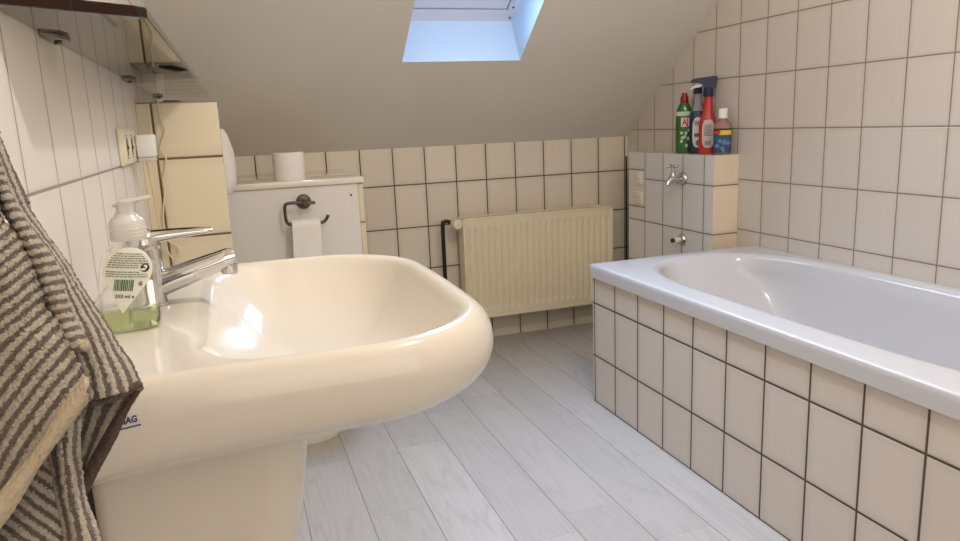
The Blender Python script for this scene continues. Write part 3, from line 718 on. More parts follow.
def inner(o_, z, xb=-2.0): return rrect(xb + o_ * 1.9, XF - o_ - .004, CY - HB + o_ + .004, CY + HB - o_ - .004, max(.03, .105 - o_ * .3), max(.04, .146 - o_ * .4), z, .010)
rings = []
rings.append(rrect(XL + .0008, -1.83, -2.36, -2.14, .01, .06, .676))
rings += [outer(-.12, .6905), outer(-.085, .706), outer(-.045, .720), outer(-.014, .732), outer(.006, .744), outer(.016, .758), outer(.021, .774), outer(.021, .790), outer(.017, .806), outer(.010, .817), outer(.002, .8235), outer(-.006, .825)]
rings += [inner(.004, .8245), inner(.010, .822), inner(.015, .816)]
dc = Vector((-1.815, CY, 0)); crest = inner(.017, 0)
for k_ in (.985, .955, .91, .85, .77, .67, .55, .42, .28, .14):
    rings.append([Vector((dc.x + (p_.x - dc.x) * k_, dc.y + (p_.y - dc.y) * k_, .812 - .102 * (1 - k_ ** 3.2))) for p_ in crest])
for r_ in rings:      # the body hangs a little deeper towards the wall
    for p_ in r_:
        if p_.z < .80 and r_[0].x < XL + .02: p_.z -= .018 * max(0, 1 - (p_.x - XL) / (XF - XL)) ** 2.4 * min(1, (.80 - p_.z) / .07)
bm = BM(); loft(bm, rings)
basin = obj('basin', bm, M_ceramic, wb, auto=0)
sb = basin.modifiers.new('sub', 'SUBSURF'); sb.levels = 1; sb.render_levels = 1
bm = BM(); lathe(bm, [(.030, 0), (.030, .002), (.022, .004), (.012, .003)], (-1.815, CY, .7095), seg=28); obj('drain', bm, M_chrome, wb)
bm = BM(); loft(bm, [rrect(XL + .010, -1.862 - i_ * .011, -2.412 + i_ * .002, -2.10 - i_ * .002, .02, .06, z_) for i_, z_ in ((-.3, .704), (1, .6), (3.2, .45), (4.6, .30), (5, .15), (4.6, .05), (4.4, .0))]); obj('pedestal', bm, M_ceramic, wb, auto=60)
# maker's name on the near side of the basin
dg = bpy.context.evaluated_depsgraph_get(); dg.update()
bv = BVHTree.FromObject(basin, dg); rl = root_loc(basin)
def on_basin(u, v):
    o_ = Vector((-2.0475 + u * .97, -3.0, .7905 + v + u * .10)) - rl
    h = bv.ray_cast(o_, Vector((0, 1, 0)))
    return (h[0] if h[0] is not None else o_ + Vector((0, .42, 0))) + rl + Vector((0, -.0007, 0))
bm = text_bm('KERAMAG', .0085, .0003, sx=.86)
add(bm, rect_bm(BM(), -.0195, .0195, -.0070, -.0056, 24, 1)); wrap(bm, on_basin); obj('maker_logo', bm, M_blueink, wb, smooth=False)

# ------------------------------------------------------------------ mixer tap
mx = thing('mixer_tap', 'chrome single-lever mixer tap on the wash basin', 'tap', (-2.047, -2.222, DZ))
tx, ty = -2.047, -2.222
bm = BM(); lathe(bm, [(.0255, 0), (.0255, .004), (.0235, .007), (.0235, .055), (.0240, .070), (.0235, .078)], (tx, ty, DZ - .0005), seg=36); obj('body', bm, M_chrome, mx, auto=50)
bm = BM(); ns_ = 14; rr = []
for k in range(ns_ + 1):
    t_ = k / ns_
    x_ = tx + .004 + .112 * t_; z_ = DZ + .0235 + .0335 * t_
    hw, hh = .0190 - .0050 * t_, .0180 - .0050 * t_
    if k == ns_: hw *= .8; hh *= .8
    rr.append([Vector((x_ - .2 * hh * math.sin(a), ty + hw * math.cos(a), z_ + hh * math.sin(a))) for a in [2 * PI * i / 20 for i in range(20)]])
loft(bm, rr); obj('spout', bm, M_chrome, mx, auto=60)
bm = BM(); lathe(bm, [(.0105, 0), (.0115, .002), (.0115, .013), (.0095, .015)], (tx + .106, ty, DZ + .032), (.08, 0, 1), 22); obj('aerator', bm, M_chrome, mx)
bm = BM(); lathe(bm, [(.0238, 0), (.0240, .006), (.0225, .014), (.0175, .021), (.009, .0245), (.001, .0255)], (tx, ty, DZ + .079), (.12, 0, 1), 36); cpo = obj('lever', bm, M_chrome, mx, auto=60)
bm = BM(); rr = []
for k in range(13):
    t_ = k / 12
    x_ = tx - .016 + .106 * t_; z_ = DZ + .0885 + .004 * math.sin(t_ * 2) + .003 * t_
    hw = .0190 - .0075 * t_ if k < 12 else .007; hh = .0120 - .0080 * t_
    rr.append([Vector((x_, ty + hw * math.cos(a), z_ + hh * math.sin(a))) for a in [2 * PI * i / 18 for i in range(18)]])
loft(bm, rr); obj('lever_arm', bm, M_chrome, cpo, auto=60)

# ------------------------------------------------------------------ soap dispenser
scx, scy, srz = -2.056, -2.345, math.radians(8)
sd = thing('soap_dispenser', 'clear pump bottle with a little green soap on the wash basin', 'soap dispenser', (scx, scy, DZ))
Z0 = DZ + .0005
pb = [(0, .030, .019, 3.2), (.004, .0335, .0215, 3), (.012, .0345, .0225, 2.8), (.04, .0345, .0225, 2.8), (.07, .0335, .022, 2.6), (.088, .030, .021, 2.4), (.097, .0235, .019, 2.2), (.103, .0185, .0175, 2), (.110, .0175, .0175, 2)]
bm = prof_bottle(scx, scy, Z0, pb, srz, 48, .10); bmesh.ops.delete(bm, geom=[f for f in bm.faces if len(f.verts) > 4 and f.calc_center_median().z > Z0 + .1], context='FACES'); obj('bottle_body', bm, G_bottle, sd, auto=50)
bm = prof_bottle(scx, scy, Z0, [(.0025, .0295, .0185, 3.2), (.006, .0325, .0205, 3), (.012, .0332, .0212, 2.8), (.0225, .0334, .0214, 2.8), (.0230, .0325, .0205, 2.8)], srz, 48); obj('liquid_soap', bm, G_liquid, sd, auto=40)
bm = BM()
lathe(bm, [(.0190, .106), (.0200, .108), (.0200, .122), (.0196, .1235), (.0200, .125), (.0180, .130), (.0125, .134), (.0115, .138)], (scx + .0105, scy, Z0), seg=36); obj('pump_collar', bm, G_pump, sd, auto=40)
bm = BM()
for z_ in (.111, .115, .119): lathe(bm, [(.0201, z_ - .0006), (.0205, z_), (.0201, z_ + .0006)], (scx + .0105, scy, Z0), seg=36, caps=False)
obj('collar_rib', bm, G_pump, sd)
bm = BM(); lathe(bm, [(.0105, .135), (.0105, .146), (.0115, .1475), (.0115, .151), (.006, .1535)], (scx + .0115, scy, Z0), seg=28); ph = obj('pump_head', bm, G_pump, sd)
bm = BM(); rr = []
for k in range(9):
    t_ = k / 8; x_ = scx - .001 + .041 * t_; z_ = Z0 + .1485 + .005 * t_
    hw, hh = .0095 - .0045 * t_, .0042 - .0014 * t_
    rr.append([Vector((x_, scy + hw * math.cos(a), z_ + hh * math.sin(a))) for a in [2 * PI * i / 16 for i in range(16)]])
loft(bm, rr); obj('nozzle', bm, G_pump, ph)
bm = BM(); tube(bm, [(scx, scy, Z0 + .006), (scx + .0105, scy, Z0 + .108)], .0024, 10); obj('dip_tube', bm, G_pump, sd)
M_slabel = plain('cream_label', S(226, 224, 208), .5); M_greenink = plain('green_ink', S(66, 104, 70), .6); M_greyink = plain('grey_ink', S(128, 130, 118), .7)
def soapfront(off):
    def fn(u_, v_):
        du_, dv_ = u_, v_ - .065      # the label sits slightly askew
        u_, v_ = -.004 + du_ * .9903 + dv_ * .139, .065 + dv_ * .9903 - du_ * .139
        for (h0, a0, b0, n0), (h1, a1, b1, n1) in zip(pb, pb[1:]):
            if h0 <= v_ <= h1:
                q = (v_ - h0) / (h1 - h0); hw, hd, n_ = a0 + (a1 - a0) * q, b0 + (b1 - b0) * q, n0 + (n1 - n0) * q; break
        t_ = min(.985, abs(u_) / hw); y_ = -(hd * (1 - t_ ** n_) ** (1 / n_) + off)
        return Vector((scx + .10 * v_ + u_ * math.cos(srz) - y_ * math.sin(srz), scy + u_ * math.sin(srz) + y_ * math.cos(srz), Z0 + v_))
    return fn
bm = BM(); ring0 = None; cz_ = .073; R_ = .0262
outl = []
for k in range(48):
    a = -PI / 2 + 2 * PI * k / 48
    x_, y_ = R_ * math.cos(a), R_ * math.sin(a)
    if y_ < -.010:        # lower part runs down to a point
        pass
    outl.append((x_, y_))
tip = (0, -.050); ang = math.asin(R_ / .050)     # tangent points of the drop shape
outl = [tip]
n1 = 8
tpx, tpy = R_ * math.cos(ang), -R_ * math.sin(ang)
for i in range(1, n1): outl.append((tpx * i / n1, tip[1] + (tpy - tip[1]) * i / n1))
for i in range(33):
    a = -ang + (PI + 2 * ang) * i / 32; outl.append((R_ * math.cos(a), R_ * math.sin(a)))
for i in range(n1 - 1, 0, -1): outl.append((-tpx * i / n1, tip[1] + (tpy - tip[1]) * i / n1))
for k in range(1, 9):
    r = [bm.verts.new((x_ * k / 8, cz_ + y_ * k / 8, 0)) for x_, y_ in outl]
    if ring0 is None: bm.faces.new(r)
    else:
        for i in range(len(r)): bm.faces.new((ring0[i], ring0[(i + 1) % len(r)], r[(i + 1) % len(r)], r[i]))
    ring0 = r
lb = obj('label', wrap(bm, soapfront(.0006)), M_slabel, sd)
lf = soapfront(.0011)
bm = BM(); random.seed(8)
for k in range(11):
    z_ = cz_ + .0190 - k * .0026
    if k == 7: continue
    w_ = math.sqrt(max(0, R_ ** 2 - (z_ - cz_) ** 2)) - .0035
    if -.008 < z_ - cz_ < .007: xr = min(w_, .0125 if z_ - cz_ > -.003 else w_)
    else: xr = w_
    x_ = -w_
    while x_ < xr - .001:
        l_ = .0012 + random.random() * .0035; x2 = min(xr, x_ + l_)
        add(bm, rect_bm(BM(), x_, x2, z_ - .0007, z_ + .0006, 2, 1)); x_ = x2 + .0008
obj('fine_print', wrap(bm, lf), M_greyink, lb, smooth=False)
bm = BM(); random.seed(3); x_ = -.0125
while x_ < .0075:
    l_ = .0005 + random.random() * .0011; add(bm, rect_bm(BM(), x_, x_ + l_, cz_ - .0235, cz_ - .0105, 1, 1)); x_ += l_ + .0004 + random.random() * .0005
obj('barcode_print', wrap(bm, lf), M_greenink, lb, smooth=False)
bm = text_bm('250 ml e', .0058, .0001)
for v in bm.verts: v.co.y += cz_ - .0300
obj('volume_lettering', wrap(bm, lf), M_ink, lb, smooth=False)
bm = disc_bm(.0178, cz_ + .0035, .0049, .0049); obj('round_emblem', wrap(bm, lf), M_slot, lb)
bm = BM(); add(bm, disc_bm(.0163, cz_ + .0018, .0028, .0013)); add(bm, disc_bm(.0190, cz_ + .0048, .0012, .0020)); add(bm, disc_bm(.0170, cz_ + .0058, .0011, .0012)); obj('emblem_print', wrap(bm, soapfront(.0015)), M_slabel, lb)
bm = text_bm('G', .0058, .0003)
for v in bm.verts: v.co.x += .0150; v.co.y += cz_ - .0150
obj('mark_lettering', wrap(bm, lf), M_ink, lb, smooth=False)
